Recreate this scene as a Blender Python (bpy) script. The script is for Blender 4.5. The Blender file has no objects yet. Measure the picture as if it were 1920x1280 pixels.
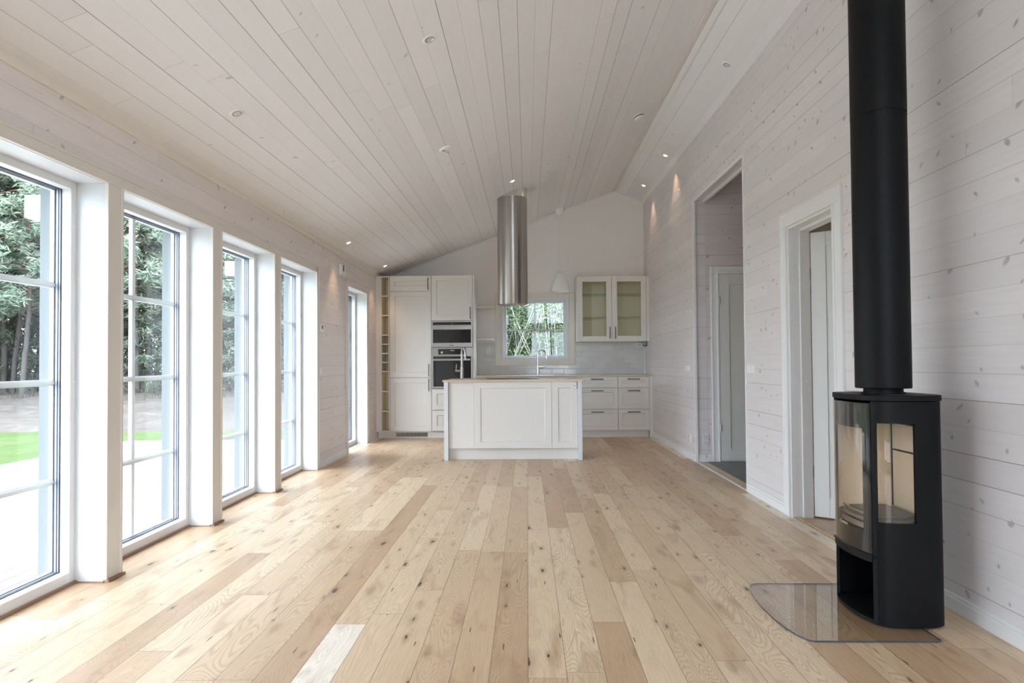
import bpy, bmesh, math, random
from mathutils import Vector, Matrix

# ------------------------------------------------------------------ camera, sky, light, exposure
scene = bpy.context.scene
COL = scene.collection
PI = math.pi
F_PX, CAM_H = 1180.0, 1.16
YAW, PITCH, ROLL = 0.02437598, 0.01948718, -0.00752436

def make_camera():
    cd = bpy.data.cameras.new('camera'); co = bpy.data.objects.new('camera', cd); COL.objects.link(co)
    cy, sy, cp, sp = math.cos(YAW), math.sin(YAW), math.cos(PITCH), math.sin(PITCH)
    f = Vector((-sy * cp, cy * cp, sp)); r = Vector((cy, sy, 0)); u = r.cross(f)
    c, s = math.cos(ROLL), math.sin(ROLL)
    r2 = c * r + s * u; u2 = -s * r + c * u
    m = Matrix((r2, u2, -f)).transposed().to_4x4(); m.translation = (0, 0, CAM_H)
    co.matrix_world = m
    cd.sensor_width = 36; cd.sensor_fit = 'HORIZONTAL'; cd.lens = 36 * F_PX / 1920
    cd.shift_y = (660.48 - 640) / 1920
    cd.clip_start = 0.05; cd.clip_end = 300
    scene.camera = co
make_camera()

world = bpy.data.worlds.new('overcast_sky'); scene.world = world; world.use_nodes = True
wn, wl = world.node_tree.nodes, world.node_tree.links
wn.clear()
w_out = wn.new('ShaderNodeOutputWorld'); w_bg = wn.new('ShaderNodeBackground'); w_tc = wn.new('ShaderNodeTexCoord')
w_sep = wn.new('ShaderNodeSeparateXYZ'); w_rmp = wn.new('ShaderNodeValToRGB')
wl.new(w_tc.outputs['Generated'], w_sep.inputs[0]); wl.new(w_sep.outputs['Z'], w_rmp.inputs[0])
w_rmp.color_ramp.elements[0].position = 0.0; w_rmp.color_ramp.elements[0].color = (0.725, 0.84, 1.0, 1)
w_rmp.color_ramp.elements[1].position = 0.8; w_rmp.color_ramp.elements[1].color = (0.88, 0.965, 1.115, 1)
wl.new(w_rmp.outputs[0], w_bg.inputs['Color']); wl.new(w_bg.outputs[0], w_out.inputs['Surface'])
w_bg.inputs['Strength'].default_value = 1.0

scene.view_settings.view_transform = 'Standard'
scene.view_settings.look = 'None'
scene.view_settings.gamma = 1.0
scene.view_settings.exposure = 3.7
scene.view_settings.use_curve_mapping = False
scene.cycles.max_bounces = 14
scene.cycles.diffuse_bounces = 8
scene.cycles.glossy_bounces = 5
scene.cycles.transparent_max_bounces = 24
scene.cycles.sample_clamp_indirect = 6.0
scene.cycles.use_denoising = True

def area_light(name, loc, rot, sx, sy, energy, color=(1, 1, 1), portal=False):
    ld = bpy.data.lights.new(name, 'AREA'); ld.shape = 'RECTANGLE'; ld.size = sx; ld.size_y = sy
    ld.energy = energy; ld.color = color
    if portal: ld.cycles.is_portal = True
    o = bpy.data.objects.new(name, ld); COL.objects.link(o); o.location = loc; o.rotation_euler = rot
    return o

# ------------------------------------------------------------------ setting-out of the room
LW0, LWK = -2.248, -0.01686             # inner face of the left wall: x = LW0 + LWK*y
XR, TR = 1.98, 0.14                     # inner face and thickness of the right wall
YB, YF = 10.65, -1.6                    # back wall, wall behind the camera
OPEN = [(1.12, 2.18), (2.315, 3.37), (3.505, 4.555), (4.705, 5.74), (5.893, 6.97)]
DOOR5 = (8.30, 9.335)
HEAD = 2.163
lw = lambda y: LW0 + LWK * y
def LT(x, y, z):                        # (depth outwards, along, up) of the left wall -> world
    return (lw(y) - x, y, z * (1 + 0.0050 * (y - 2.67)) if z > 0 else z)
def RT(x, y, z):                        # right wall: heads rise a touch towards the kitchen
    return (x, y, z * (1 + 0.0055 * (y - 5.0)) if z > 0 else z)
def zl(x, y): return 4.1 - 0.370 * (1.51 - x) + 0.018 * (y - 10.65)
def zr(x, y): return 4.1 - 0.43 * (x - 1.51) + 0.018 * (y - 10.65)
def zc(x, y): return zl(x, y) if x < 1.51 else zr(x, y)

# ------------------------------------------------------------------ mesh helpers
ORG = {}
class MB:
    def __init__(s): s.v = []; s.f = []; s.mi = []; s.k = 0
    def add(s, vs, fs):
        b = len(s.v); s.v += [tuple(p) for p in vs]; s.f += [tuple(b + i for i in f) for f in fs]; s.mi += [s.k] * len(fs)
        return s
    def box(s, x0, x1, y0, y1, z0, z1, T=None):
        if x0 > x1: x0, x1 = x1, x0
        if y0 > y1: y0, y1 = y1, y0
        if z0 > z1: z0, z1 = z1, z0
        vs = [(x0, y0, z0), (x1, y0, z0), (x1, y1, z0), (x0, y1, z0), (x0, y0, z1), (x1, y0, z1), (x1, y1, z1), (x0, y1, z1)]
        fs = [(0, 3, 2, 1), (4, 5, 6, 7), (0, 1, 5, 4), (1, 2, 6, 5), (2, 3, 7, 6), (3, 0, 4, 7)]
        if T:
            vs = [T(*p) for p in vs]
            a, b, c = Vector(vs[1]) - Vector(vs[0]), Vector(vs[3]) - Vector(vs[0]), Vector(vs[4]) - Vector(vs[0])
            if a.cross(b).dot(c) < 0: fs = [tuple(reversed(f)) for f in fs]
        return s.add(vs, fs)
    def hexa(s, lo, hi):                # 4 bottom points (ccw from above), 4 top points
        return s.add(list(lo) + list(hi), [(3, 2, 1, 0), (4, 5, 6, 7), (0, 1, 5, 4), (1, 2, 6, 5), (2, 3, 7, 6), (3, 0, 4, 7)])
    def prism(s, poly, z0, z1):
        n = len(poly)
        vs = [(p[0], p[1], z0) for p in poly] + [(p[0], p[1], z1) for p in poly]
        return s.add(vs, [tuple(reversed(range(n))), tuple(range(n, 2 * n))] + [(i, (i + 1) % n, n + (i + 1) % n, n + i) for i in range(n)])
    def prism_y(s, poly, y0, y1):       # polygon in x,z (ccw seen from -y) drawn out along y
        n = len(poly)
        vs = [(p[0], y0, p[1]) for p in poly] + [(p[0], y1, p[1]) for p in poly]
        return s.add(vs, [tuple(range(n)), tuple(reversed(range(n, 2 * n)))] + [((i + 1) % n, i, n + i, n + (i + 1) % n) for i in range(n)])
    def cyl(s, a, b, r0, r1=None, n=24, caps=True):
        r1 = r0 if r1 is None else r1
        a, b = Vector(a), Vector(b); d = (b - a).normalized()
        t = d.orthogonal().normalized(); w = d.cross(t)
        vs = [a + r0 * (math.cos(2 * PI * i / n) * t + math.sin(2 * PI * i / n) * w) for i in range(n)]
        vs += [b + r1 * (math.cos(2 * PI * i / n) * t + math.sin(2 * PI * i / n) * w) for i in range(n)]
        fs = [(i, (i + 1) % n, n + (i + 1) % n, n + i) for i in range(n)]
        if caps: fs += [tuple(reversed(range(n))), tuple(range(n, 2 * n))]
        return s.add(vs, fs)
    def lathe(s, prof, o, axis=(0, 0, 1), n=32):   # prof: (radius, distance along the axis)
        o = Vector(o); d = Vector(axis).normalized(); t = d.orthogonal().normalized(); w = d.cross(t)
        vs, fs = [], []
        for r, h in prof:
            r = max(r, 1e-4)
            vs += [o + d * h + r * (math.cos(2 * PI * i / n) * t + math.sin(2 * PI * i / n) * w) for i in range(n)]
        for k in range(len(prof) - 1):
            fs += [(k * n + i, k * n + (i + 1) % n, (k + 1) * n + (i + 1) % n, (k + 1) * n + i) for i in range(n)]
        return s.add(vs, fs)
    def tube(s, pts, r, n=12, caps=True):
        pts = [Vector(p) for p in pts]; rings = []; m = len(pts)
        t = None
        for i, p in enumerate(pts):
            d = (pts[min(i + 1, m - 1)] - pts[max(i - 1, 0)]).normalized()
            t = d.orthogonal().normalized() if t is None else (t - d * t.dot(d)).normalized()
            w = d.cross(t); rr = r[i] if isinstance(r, (list, tuple)) else r
            rings.append([p + rr * (math.cos(2 * PI * k / n) * t + math.sin(2 * PI * k / n) * w) for k in range(n)])
        vs = [q for ring in rings for q in ring]
        fs = [(i * n + k, i * n + (k + 1) % n, (i + 1) * n + (k + 1) % n, (i + 1) * n + k) for i in range(m - 1) for k in range(n)]
        if caps: fs += [tuple(reversed(range(n))), tuple(range((m - 1) * n, m * n))]
        return s.add(vs, fs)
    def rectring(s, x0, x1, z0, z1, y, w, d, T=None):  # frame of boxes in the x,z plane, w wide, from y to y+d
        s.box(x0, x0 + w, y, y + d, z0, z1, T); s.box(x1 - w, x1, y, y + d, z0, z1, T)
        s.box(x0 + w, x1 - w, y, y + d, z0, z0 + w, T); s.box(x0 + w, x1 - w, y, y + d, z1 - w, z1, T)
        return s
    def shaker(s, x0, x1, z0, z1, y, th=0.022, rail=0.078, rec=0.012, cham=0.007):   # framed cabinet front facing -y
        rail = min(rail, (x1 - x0) * 0.36, (z1 - z0) * 0.36)
        def R(i, yy): return [(x0 + i, yy, z0 + i), (x1 - i, yy, z0 + i), (x1 - i, yy, z1 - i), (x0 + i, yy, z1 - i)]
        rings = [R(0, y + th), R(0, y + 0.0015), R(0.0015, y), R(rail, y), R(rail + cham, y + rec)]
        vs = [p for r in rings for p in r]; fs = []
        for k in range(4):
            for i in range(4):
                j = (i + 1) % 4; fs.append((k * 4 + i, k * 4 + j, (k + 1) * 4 + j, (k + 1) * 4 + i))
        fs += [(3, 2, 1, 0), (16, 17, 18, 19)]
        return s.add(vs, fs)
    def build(s, name, mat, parent=None, smooth=None, bevel=0.0, seg=2):
        mats = mat if isinstance(mat, (list, tuple)) else [mat]
        if parent is not None: org = ORG[parent.name]
        else:
            xs, ys, zs = zip(*s.v); org = Vector(((min(xs) + max(xs)) / 2, (min(ys) + max(ys)) / 2, min(zs)))
        me = bpy.data.meshes.new(name)
        me.from_pydata([tuple(Vector(p) - org) for p in s.v], [], s.f)
        for m in mats: me.materials.append(m)
        me.polygons.foreach_set('material_index', s.mi)
        me.update()
        o = bpy.data.objects.new(name, me); COL.objects.link(o)
        if parent is not None: o.parent = parent
        else: o.location = org
        ORG[o.name] = org
        if smooth is not None:
            me.polygons.foreach_set('use_smooth', [True] * len(me.polygons))
            me.set_sharp_from_angle(angle=math.radians(smooth))
        if bevel:
            b = o.modifiers.new('edge', 'BEVEL'); b.width = bevel; b.segments = seg; b.limit_method = 'ANGLE'; b.angle_limit = math.radians(40)
        return o

def tag(o, label=None, cat=None, group=None, kind=None):
    if label: o['label'] = label
    if cat: o['category'] = cat
    if group: o['group'] = group
    if kind: o['kind'] = kind
    return o
def empty(name, loc):
    o = bpy.data.objects.new(name, None); COL.objects.link(o); o.location = loc; o.empty_display_size = 0.1
    ORG[o.name] = Vector(loc); return o
def struct(o): o['kind'] = 'structure'; return o
def copy_tree(o, parent=None):
    c = o.copy(); COL.objects.link(c)
    if parent is not None: c.parent = parent
    for ch in list(o.children): copy_tree(ch, c)
    return c

# ------------------------------------------------------------------ materials
class NT:
    def __init__(s, name):
        s.m = bpy.data.materials.new(name); s.m.use_nodes = True
        s.n = s.m.node_tree.nodes; s.l = s.m.node_tree.links
        s.p = s.n['Principled BSDF']; s.out = s.n['Material Output']
    def put(s, sock, v):
        if v is None: return
        if hasattr(v, 'links'): s.l.new(v, sock)
        else: sock.default_value = v
    def math(s, op, a, b=None, c=None):
        n = s.n.new('ShaderNodeMath'); n.operation = op
        for i, v in enumerate((a, b, c)): s.put(n.inputs[i], v)
        return n.outputs[0]
    def pos(s):
        n = s.n.new('ShaderNodeNewGeometry'); x = s.n.new('ShaderNodeSeparateXYZ'); s.l.new(n.outputs['Position'], x.inputs[0])
        return x.outputs[0], x.outputs[1], x.outputs[2]
    def vec(s, x, y, z):
        n = s.n.new('ShaderNodeCombineXYZ')
        for i, v in enumerate((x, y, z)): s.put(n.inputs[i], v)
        return n.outputs[0]
    def noise(s, v, scale, detail=3, rough=0.5, dist=0.0):
        n = s.n.new('ShaderNodeTexNoise'); s.put(n.inputs['Vector'], v); n.inputs['Scale'].default_value = scale
        n.inputs['Detail'].default_value = detail; n.inputs['Roughness'].default_value = rough; n.inputs['Distortion'].default_value = dist
        return n.outputs['Fac']
    def white(s, v):
        n = s.n.new('ShaderNodeTexWhiteNoise'); n.noise_dimensions = '3D'; s.put(n.inputs['Vector'], v)
        return n.outputs['Value']
    def voro(s, v, scale=1.0, rnd=1.0):
        n = s.n.new('ShaderNodeTexVoronoi'); s.put(n.inputs['Vector'], v); n.inputs['Scale'].default_value = scale
        n.inputs['Randomness'].default_value = rnd; n.voronoi_dimensions = '2D'
        return n.outputs['Distance'], n.outputs['Color']
    def ramp(s, f, stops, interp='LINEAR'):
        n = s.n.new('ShaderNodeValToRGB'); n.color_ramp.interpolation = interp
        e = n.color_ramp.elements
        while len(e) < len(stops): e.new(0.5)
        for q, (p, c) in zip(e, stops): q.position = p; q.color = (*c, 1) if len(c) == 3 else c
        s.put(n.inputs[0], f); return n.outputs[0]
    def step(s, f, a, b):               # smooth 0..1 between a and b
        n = s.n.new('ShaderNodeMapRange'); n.interpolation_type = 'SMOOTHSTEP'
        s.put(n.inputs[0], f); n.inputs[1].default_value = a; n.inputs[2].default_value = b
        n.inputs[3].default_value = 0; n.inputs[4].default_value = 1; return n.outputs[0]
    def mix(s, f, a, b, mode='MIX'):
        n = s.n.new('ShaderNodeMix'); n.data_type = 'RGBA'; n.blend_type = mode
        for sock, v in ((n.inputs[0], f), (n.inputs[6], a), (n.inputs[7], b)):
            if isinstance(v, tuple) and len(v) == 3: v = (*v, 1)
            s.put(sock, v)
        return n.outputs[2]
    def bump(s, h, strength, dist=0.01):
        n = s.n.new('ShaderNodeBump'); n.inputs['Strength'].default_value = strength; n.inputs['Distance'].default_value = dist
        s.put(n.inputs['Height'], h); s.l.new(n.outputs[0], s.p.inputs['Normal'])
    def set(s, color=None, rough=None, metal=None, spec=None, coat=None):
        if isinstance(color, tuple) and len(color) == 3: color = (*color, 1)
        s.put(s.p.inputs['Base Color'], color); s.put(s.p.inputs['Roughness'], rough); s.put(s.p.inputs['Metallic'], metal)
        s.put(s.p.inputs['Specular IOR Level'], spec); s.put(s.p.inputs['Coat Weight'], coat)
        return s.m

def plain(name, c, rough=0.5, metal=0.0, var=0.03, spec=None, scale=6.0, bump=0.0):
    t = NT(name); x, y, z = t.pos(); v = t.vec(x, y, z)
    n = t.noise(v, scale, 4)
    col = t.mix(n, tuple(max(0, q * (1 - var)) for q in c), tuple(min(1, q * (1 + var)) for q in c))
    if bump: t.bump(t.noise(v, 180, 2), bump, 0.002)
    return t.set(col, rough, metal, spec)

def whitewash(name, run, across, pitch, off, base, knot, gap, length=3.6, knot_amt=0.5, grain=0.05, gapw=0.0022, gapvar=0.85, scalea=1.0):
    """white-glazed pine boards: run and across are 'x','y','z'"""
    t = NT(name); P = dict(zip('xyz', t.pos()))
    r = P[run]; a = P[across]
    if scalea != 1.0: a = t.math('MULTIPLY', a, scalea)
    q = t.math('DIVIDE', t.math('SUBTRACT', a, off), pitch)
    idx = t.math('FLOOR', q); fr = t.math('FRACT', q)
    rnd = t.white(t.vec(idx, 3.7, 1.3))
    sh = t.math('ADD', t.math('DIVIDE', r, length), t.math('MULTIPLY', rnd, 7.31))
    seg = t.math('FLOOR', sh); sf = t.math('FRACT', sh)
    tone = t.white(t.vec(idx, seg, 9.1))
    gline = t.math('POWER', t.white(t.vec(idx, 5.5, 8.2)), 1.5)
    e = t.math('MULTIPLY', t.math('MINIMUM', fr, t.math('SUBTRACT', 1.0, fr)), pitch)
    # the gap belongs to the lower edge of each board: strength differs from board to board
    low = t.math('LESS_THAN', fr, 0.5)
    gnext = t.math('POWER', t.white(t.vec(t.math('ADD', idx, 1.0), 5.5, 8.2)), 1.5)
    gs = t.math('ADD', t.math('MULTIPLY', gline, low), t.math('MULTIPLY', gnext, t.math('SUBTRACT', 1.0, low)))
    gs = t.math('ADD', 1.0 - gapvar, t.math('MULTIPLY', gs, gapvar))
    gm = t.math('MULTIPLY', t.math('SUBTRACT', 1.0, t.step(e, gapw * 0.5, gapw * 1.3)), gs)
    be = t.math('MULTIPLY', t.math('MINIMUM', sf, t.math('SUBTRACT', 1.0, sf)), length)
    bm = t.math('MULTIPLY', t.math('SUBTRACT', 1.0, t.step(be, 0.0008, 0.002)), 0.4)
    gm = t.math('MAXIMUM', gm, bm)
    ro = t.math('ADD', r, t.math('MULTIPLY', tone, 31.0))
    gr = t.noise(t.vec(t.math('MULTIPLY', ro, 2.2), t.math('MULTIPLY', a, 46.0), idx), 1.0, 4, 0.6, 0.5)
    broad = t.noise(t.vec(t.math('MULTIPLY', ro, 0.8), t.math('MULTIPLY', a, 9.0), idx), 1.0, 2)
    # knots
    kx = t.math('ADD', t.math('MULTIPLY', ro, 8.5), t.math('MULTIPLY', fr, t.math('SUBTRACT', t.math('MULTIPLY', tone, 2.4), 1.2))); kz = t.math('MULTIPLY', fr, 0.9)
    d, c = t.voro(t.vec(kx, t.math('ADD', kz, t.math('MULTIPLY', idx, 13.0)), 0.0), 1.0, 0.9)
    cs = t.n.new('ShaderNodeSeparateColor'); t.l.new(c, cs.inputs[0])
    wob = t.noise(t.vec(t.math('MULTIPLY', ro, 30.0), t.math('MULTIPLY', a, 30.0), 0.0), 1.0, 2)
    rad = t.math('MULTIPLY', t.math('GREATER_THAN', cs.outputs[0], 1.0 - knot_amt), t.math('ADD', 0.05, t.math('MULTIPLY', t.math('MULTIPLY', cs.outputs[1], cs.outputs[1]), 0.10)))
    dd = t.math('ADD', d, t.math('MULTIPLY', t.math('SUBTRACT', wob, 0.5), 0.06))
    km = t.math('MULTIPLY', t.math('SUBTRACT', 1.0, t.step(t.math('SUBTRACT', dd, rad), -0.03, 0.05)), t.math('GREATER_THAN', rad, 0.001))
    km = t.math('MULTIPLY', km, t.math('ADD', 0.10, t.math('MULTIPLY', wob, 0.85)))
    dk = tuple(v * 0.93 for v in base)
    col = t.mix(tone, base, dk)
    col = t.mix(t.math('MULTIPLY', t.step(gr, 0.42, 0.7), grain * 5), col, tuple(v * 0.86 for v in base))
    col = t.mix(t.math('MULTIPLY', t.step(broad, 0.5, 0.75), grain * 3), col, tuple(v * 0.88 for v in base))
    col = t.mix(km, col, knot)
    col = t.mix(gm, col, gap)
    t.bump(t.math('MULTIPLY', gm, -1.0), 0.4, 0.003)
    return t.set(col, 0.55, 0.0, 0.35)

def oak(name, pitch=0.1452, off=-0.878):
    t = NT(name); x, y, z = t.pos()
    q = t.math('DIVIDE', t.math('SUBTRACT', x, off), pitch)
    idx = t.math('FLOOR', q); fr = t.math('FRACT', q)
    rnd = t.white(t.vec(idx, 1.7, 4.3))
    L = 2.1
    sh0 = t.math('ADD', t.math('DIVIDE', y, L), t.math('MULTIPLY', rnd, 5.77))
    sh = t.math('ADD', sh0, t.math('MULTIPLY', t.math('SINE', t.math('MULTIPLY', sh0, 2 * PI)), 0.11))
    seg = t.math('FLOOR', sh); sf = t.math('FRACT', sh)
    tone = t.white(t.vec(idx, seg, 2.2)); tone2 = t.white(t.vec(idx, seg, 7.9)); tone3 = t.white(t.vec(idx, seg, 12.4))
    yo = t.math('ADD', y, t.math('MULTIPLY', tone, 57.0)); xo = t.math('ADD', t.math('MULTIPLY', t.math('SUBTRACT', fr, 0.5), pitch), t.math('MULTIPLY', tone2, 23.0))
    # cathedral grain: contour lines of a stretched noise field
    fld = t.noise(t.vec(t.math('MULTIPLY', xo, 5.0), t.math('MULTIPLY', yo, 0.75), tone3), 1.0, 2, 0.45, 0.35)
    bands = t.math('FRACT', t.math('MULTIPLY', fld, t.math('ADD', 44.0, t.math('MULTIPLY', tone2, 30.0))))
    tri = t.math('ABSOLUTE', t.math('SUBTRACT', t.math('MULTIPLY', bands, 2.0), 1.0))
    fib = t.noise(t.vec(t.math('MULTIPLY', xo, 170.0), t.math('MULTIPLY', yo, 5.0), 0.0), 1.0, 3, 0.6)
    blot = t.noise(t.vec(t.math('MULTIPLY', xo, 9.0), t.math('MULTIPLY', yo, 2.2), tone3), 1.0, 3, 0.55, 0.6)
    base = t.ramp(tone, [(0.0, (0.46, 0.305, 0.185)), (0.3, (0.57, 0.405, 0.255)), (0.65, (0.64, 0.48, 0.315)), (0.93, (0.70, 0.545, 0.37)), (0.965, (0.70, 0.54, 0.38)), (0.98, (0.82, 0.74, 0.63))])
    col = t.mix(t.math('MULTIPLY', t.step(tri, 0.35, 1.0), t.math('ADD', 0.06, t.math('MULTIPLY', tone3, 0.30))), base, (0.235, 0.125, 0.06))
    col = t.mix(t.math('MULTIPLY', t.step(fib, 0.45, 0.75), 0.28), col, (0.25, 0.14, 0.07))
    col = t.mix(t.math('MULTIPLY', t.step(blot, 0.50, 0.78), 0.55), col, (0.30, 0.165, 0.08))
    col = t.mix(t.math('MULTIPLY', t.step(blot, 0.5, 0.22), 0.35), col, (0.60, 0.42, 0.26))
    # knots and checks
    d, c = t.voro(t.vec(t.math('ADD', t.math('MULTIPLY', xo, 11.0), t.math('MULTIPLY', idx, 17.0)), t.math('MULTIPLY', yo, 3.4), 0.0), 1.0, 1.0)
    cs = t.n.new('ShaderNodeSeparateColor'); t.l.new(c, cs.inputs[0])
    wob = t.noise(t.vec(t.math('MULTIPLY', xo, 46.0), t.math('MULTIPLY', yo, 24.0), 0.0), 1.0, 3, 0.6)
    dd = t.math('ADD', t.math('MULTIPLY', d, t.math('ADD', 0.75, t.math('MULTIPLY', cs.outputs[2], 1.6))), t.math('MULTIPLY', t.math('SUBTRACT', wob, 0.5), 0.34))
    on = t.math('GREATER_THAN', cs.outputs[0], 0.80)
    halo = t.math('MULTIPLY', on, t.math('SUBTRACT', 1.0, t.step(dd, 0.04, 0.45)))
    core = t.math('MULTIPLY', t.math('MULTIPLY', on, t.math('GREATER_THAN', cs.outputs[1], 0.45)), t.math('SUBTRACT', 1.0, t.step(dd, 0.05, 0.13)))
    col = t.mix(t.math('MULTIPLY', halo, 0.50), col, (0.25, 0.14, 0.075))
    col = t.mix(t.math('MULTIPLY', core, 0.92), col, (0.035, 0.024, 0.018))
    # sparse black checks
    d2, c2 = t.voro(t.vec(t.math('ADD', t.math('MULTIPLY', xo, 22.0), t.math('MULTIPLY', idx, 31.0)), t.math('MULTIPLY', yo, 2.3), 0.0), 1.0, 1.0)
    cs2 = t.n.new('ShaderNodeSeparateColor'); t.l.new(c2, cs2.inputs[0])
    chk = t.math('MULTIPLY', t.math('GREATER_THAN', cs2.outputs[0], 0.93), t.math('SUBTRACT', 1.0, t.step(t.math('ADD', d2, t.math('MULTIPLY', t.math('SUBTRACT', wob, 0.5), 0.12)), 0.04, 0.08)))
    col = t.mix(t.math('MULTIPLY', chk, 0.9), col, (0.03, 0.022, 0.02))
    e = t.math('MULTIPLY', t.math('MINIMUM', fr, t.math('SUBTRACT', 1.0, fr)), pitch)
    be = t.math('MULTIPLY', t.math('MINIMUM', sf, t.math('SUBTRACT', 1.0, sf)), L)
    gm = t.math('MAXIMUM', t.math('SUBTRACT', 1.0, t.step(e, 0.0006, 0.0018)), t.math('SUBTRACT', 1.0, t.step(be, 0.001, 0.003)))
    col = t.mix(t.math('MULTIPLY', gm, 0.8), col, (0.11, 0.065, 0.04))
    t.bump(t.math('SUBTRACT', t.math('MULTIPLY', fib, 0.12), gm), 0.25, 0.002)
    rg = t.math('ADD', 0.30, t.math('MULTIPLY', fib, 0.16))
    return t.set(col, rg, 0.0, 0.6)

def glass(name, tint=(1, 1, 1), ior=1.45, rough=0.0, refl=(1, 1, 1)):
    t = NT(name); t.n.remove(t.p)
    tr = t.n.new('ShaderNodeBsdfTransparent'); tr.inputs[0].default_value = (*tint, 1)
    gl = t.n.new('ShaderNodeBsdfGlossy'); gl.inputs['Color'].default_value = (*refl, 1); gl.inputs['Roughness'].default_value = rough
    lw_ = t.n.new('ShaderNodeLayerWeight'); lw_.inputs[0].default_value = 0.5      # facing: the same from both sides of the sheet
    f0 = ((ior - 1) / (ior + 1)) ** 2
    fr = t.math('ADD', f0, t.math('MULTIPLY', t.math('POWER', lw_.outputs['Facing'], 5.0), 1.0 - f0))
    mx = t.n.new('ShaderNodeMixShader'); t.l.new(fr, mx.inputs[0]); t.l.new(tr.outputs[0], mx.inputs[1]); t.l.new(gl.outputs[0], mx.inputs[2])
    t.l.new(mx.outputs[0], t.out.inputs['Surface']); return t.m

def emitter(name, c, s):
    t = NT(name); t.n.remove(t.p); e = t.n.new('ShaderNodeEmission'); e.inputs[0].default_value = (*c, 1); e.inputs[1].default_value = s
    t.l.new(e.outputs[0], t.out.inputs['Surface']); return t.m

def tiles(name):
    t = NT(name); x, y, z = t.pos()
    pw, ph = 0.205, 0.0975
    q = t.math('DIVIDE', t.math('SUBTRACT', z, 0.987), ph); row = t.math('FLOOR', q); fz = t.math('FRACT', q)
    xs = t.math('ADD', t.math('DIVIDE', x, pw), t.math('MULTIPLY', t.math('MODULO', row, 2.0), 0.5)); cx = t.math('FLOOR', xs); fx = t.math('FRACT', xs)
    ez = t.math('MULTIPLY', t.math('MINIMUM', fz, t.math('SUBTRACT', 1.0, fz)), ph); ex = t.math('MULTIPLY', t.math('MINIMUM', fx, t.math('SUBTRACT', 1.0, fx)), pw)
    e = t.math('MINIMUM', ex, ez)
    joint = t.math('SUBTRACT', 1.0, t.step(e, 0.0012, 0.0022))
    edge = t.math('SUBTRACT', 1.0, t.step(e, 0.002, 0.011))
    tone = t.white(t.vec(cx, row, 1.0))
    col = t.mix(tone, (0.60, 0.60, 0.585), (0.68, 0.68, 0.665))
    col = t.mix(t.math('MULTIPLY', joint, 0.6), col, (0.80, 0.79, 0.77))
    t.bump(t.math('SUBTRACT', 1.0, edge), 0.6, 0.004)
    return t.set(col, 0.12, 0.0, 0.5)

M = {}
M['ceil'] = whitewash('whitewashed_ceiling_boards', 'y', 'x', 0.1224, 0.073, (0.83, 0.815, 0.815), (0.40, 0.34, 0.32), (0.20, 0.17, 0.15), 3.9, 0.05, 0.03, 0.0019, 0.92, math.hypot(1, 0.362))
M['ceil_r'] = whitewash('whitewashed_ceiling_boards_low_side', 'y', 'x', 0.1115, 1.575, (0.83, 0.82, 0.82), (0.40, 0.34, 0.32), (0.24, 0.25, 0.23), 3.9, 0.06, 0.03, 0.0016, 0.9)
M['wall_y'] = whitewash('whitewashed_wall_boards', 'y', 'z', 0.1215, 0.012, (0.75, 0.705, 0.705), (0.25, 0.22, 0.23), (0.36, 0.29, 0.25), 4.6, 0.30, 0.08, 0.0019, 0.8)
M['wall_l'] = whitewash('whitewashed_wall_boards_window_side', 'y', 'z', 0.126, 0.03, (0.82, 0.755, 0.735), (0.30, 0.22, 0.21), (0.36, 0.28, 0.23), 4.6, 0.26, 0.08, 0.0018, 0.8)
M['wall_x'] = whitewash('whitewashed_wall_boards_hall', 'x', 'z', 0.1215, 0.012, (0.70, 0.64, 0.64), (0.22, 0.18, 0.18), (0.32, 0.25, 0.22), 4.6, 0.30, 0.08, 0.0019, 0.8)
M['oak'] = oak('oiled_oak_floorboards')
M['paint'] = plain('pale_painted_plaster', (0.845, 0.81, 0.775), 0.6, var=0.012, bump=0.04)
M['tiles'] = tiles('pale_grey_wall_tiles')
M['white'] = plain('white_painted_wood', (0.68, 0.685, 0.695), 0.38, var=0.012)
M['trim'] = plain('white_painted_trim', (0.78, 0.775, 0.77), 0.4, var=0.015)
M['cream_trim'] = plain('cream_glazed_pine_trim', (0.75, 0.705, 0.645), 0.5, var=0.04, scale=3)
M['cab'] = plain('cream_lacquered_cabinet', (0.72, 0.685, 0.64), 0.34, var=0.01)
M['cubby'] = plain('pale_cabinet_interior', (0.88, 0.79, 0.60), 0.5, var=0.02)
M['crown'] = plain('warm_glazed_crown_strip', (0.82, 0.765, 0.675), 0.5, var=0.03, scale=3)
M['worktop'] = plain('sand_coloured_worktop', (0.60, 0.49, 0.355), 0.25, var=0.06, scale=60)
M['steel'] = plain('brushed_stainless_steel', (0.45, 0.435, 0.415), 0.28, 1.0, var=0.05, scale=30)
M['chrome'] = plain('polished_steel', (0.72, 0.70, 0.67), 0.14, 1.0, var=0.02)
M['bronze'] = plain('dark_bronze_handle', (0.11, 0.098, 0.085), 0.4, 0.9)
M['black_glass'] = plain('black_appliance_glass', (0.012, 0.012, 0.013), 0.06, 0.0, spec=0.6)
M['black'] = plain('matt_black_plastic', (0.02, 0.02, 0.021), 0.5)
M['iron'] = plain('matt_black_steel', (0.0055, 0.0055, 0.0060), 0.50, 0.0, var=0.15, scale=90, spec=0.16)
M['iron_dark'] = plain('black_stove_interior', (0.005, 0.005, 0.0055), 0.7, spec=0.15)
M['vermiculite'] = plain('cream_firebox_lining', (0.88, 0.76, 0.60), 0.8, var=0.10, scale=120)
M['ash'] = plain('grey_cast_iron_grate', (0.16, 0.155, 0.15), 0.55, var=0.2, scale=40)
M['plastic'] = plain('white_plastic', (0.84, 0.83, 0.81), 0.35, var=0.01)
M['shoe'] = plain('brown_oak_strip', (0.33, 0.19, 0.11), 0.5, var=0.1)
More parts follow.
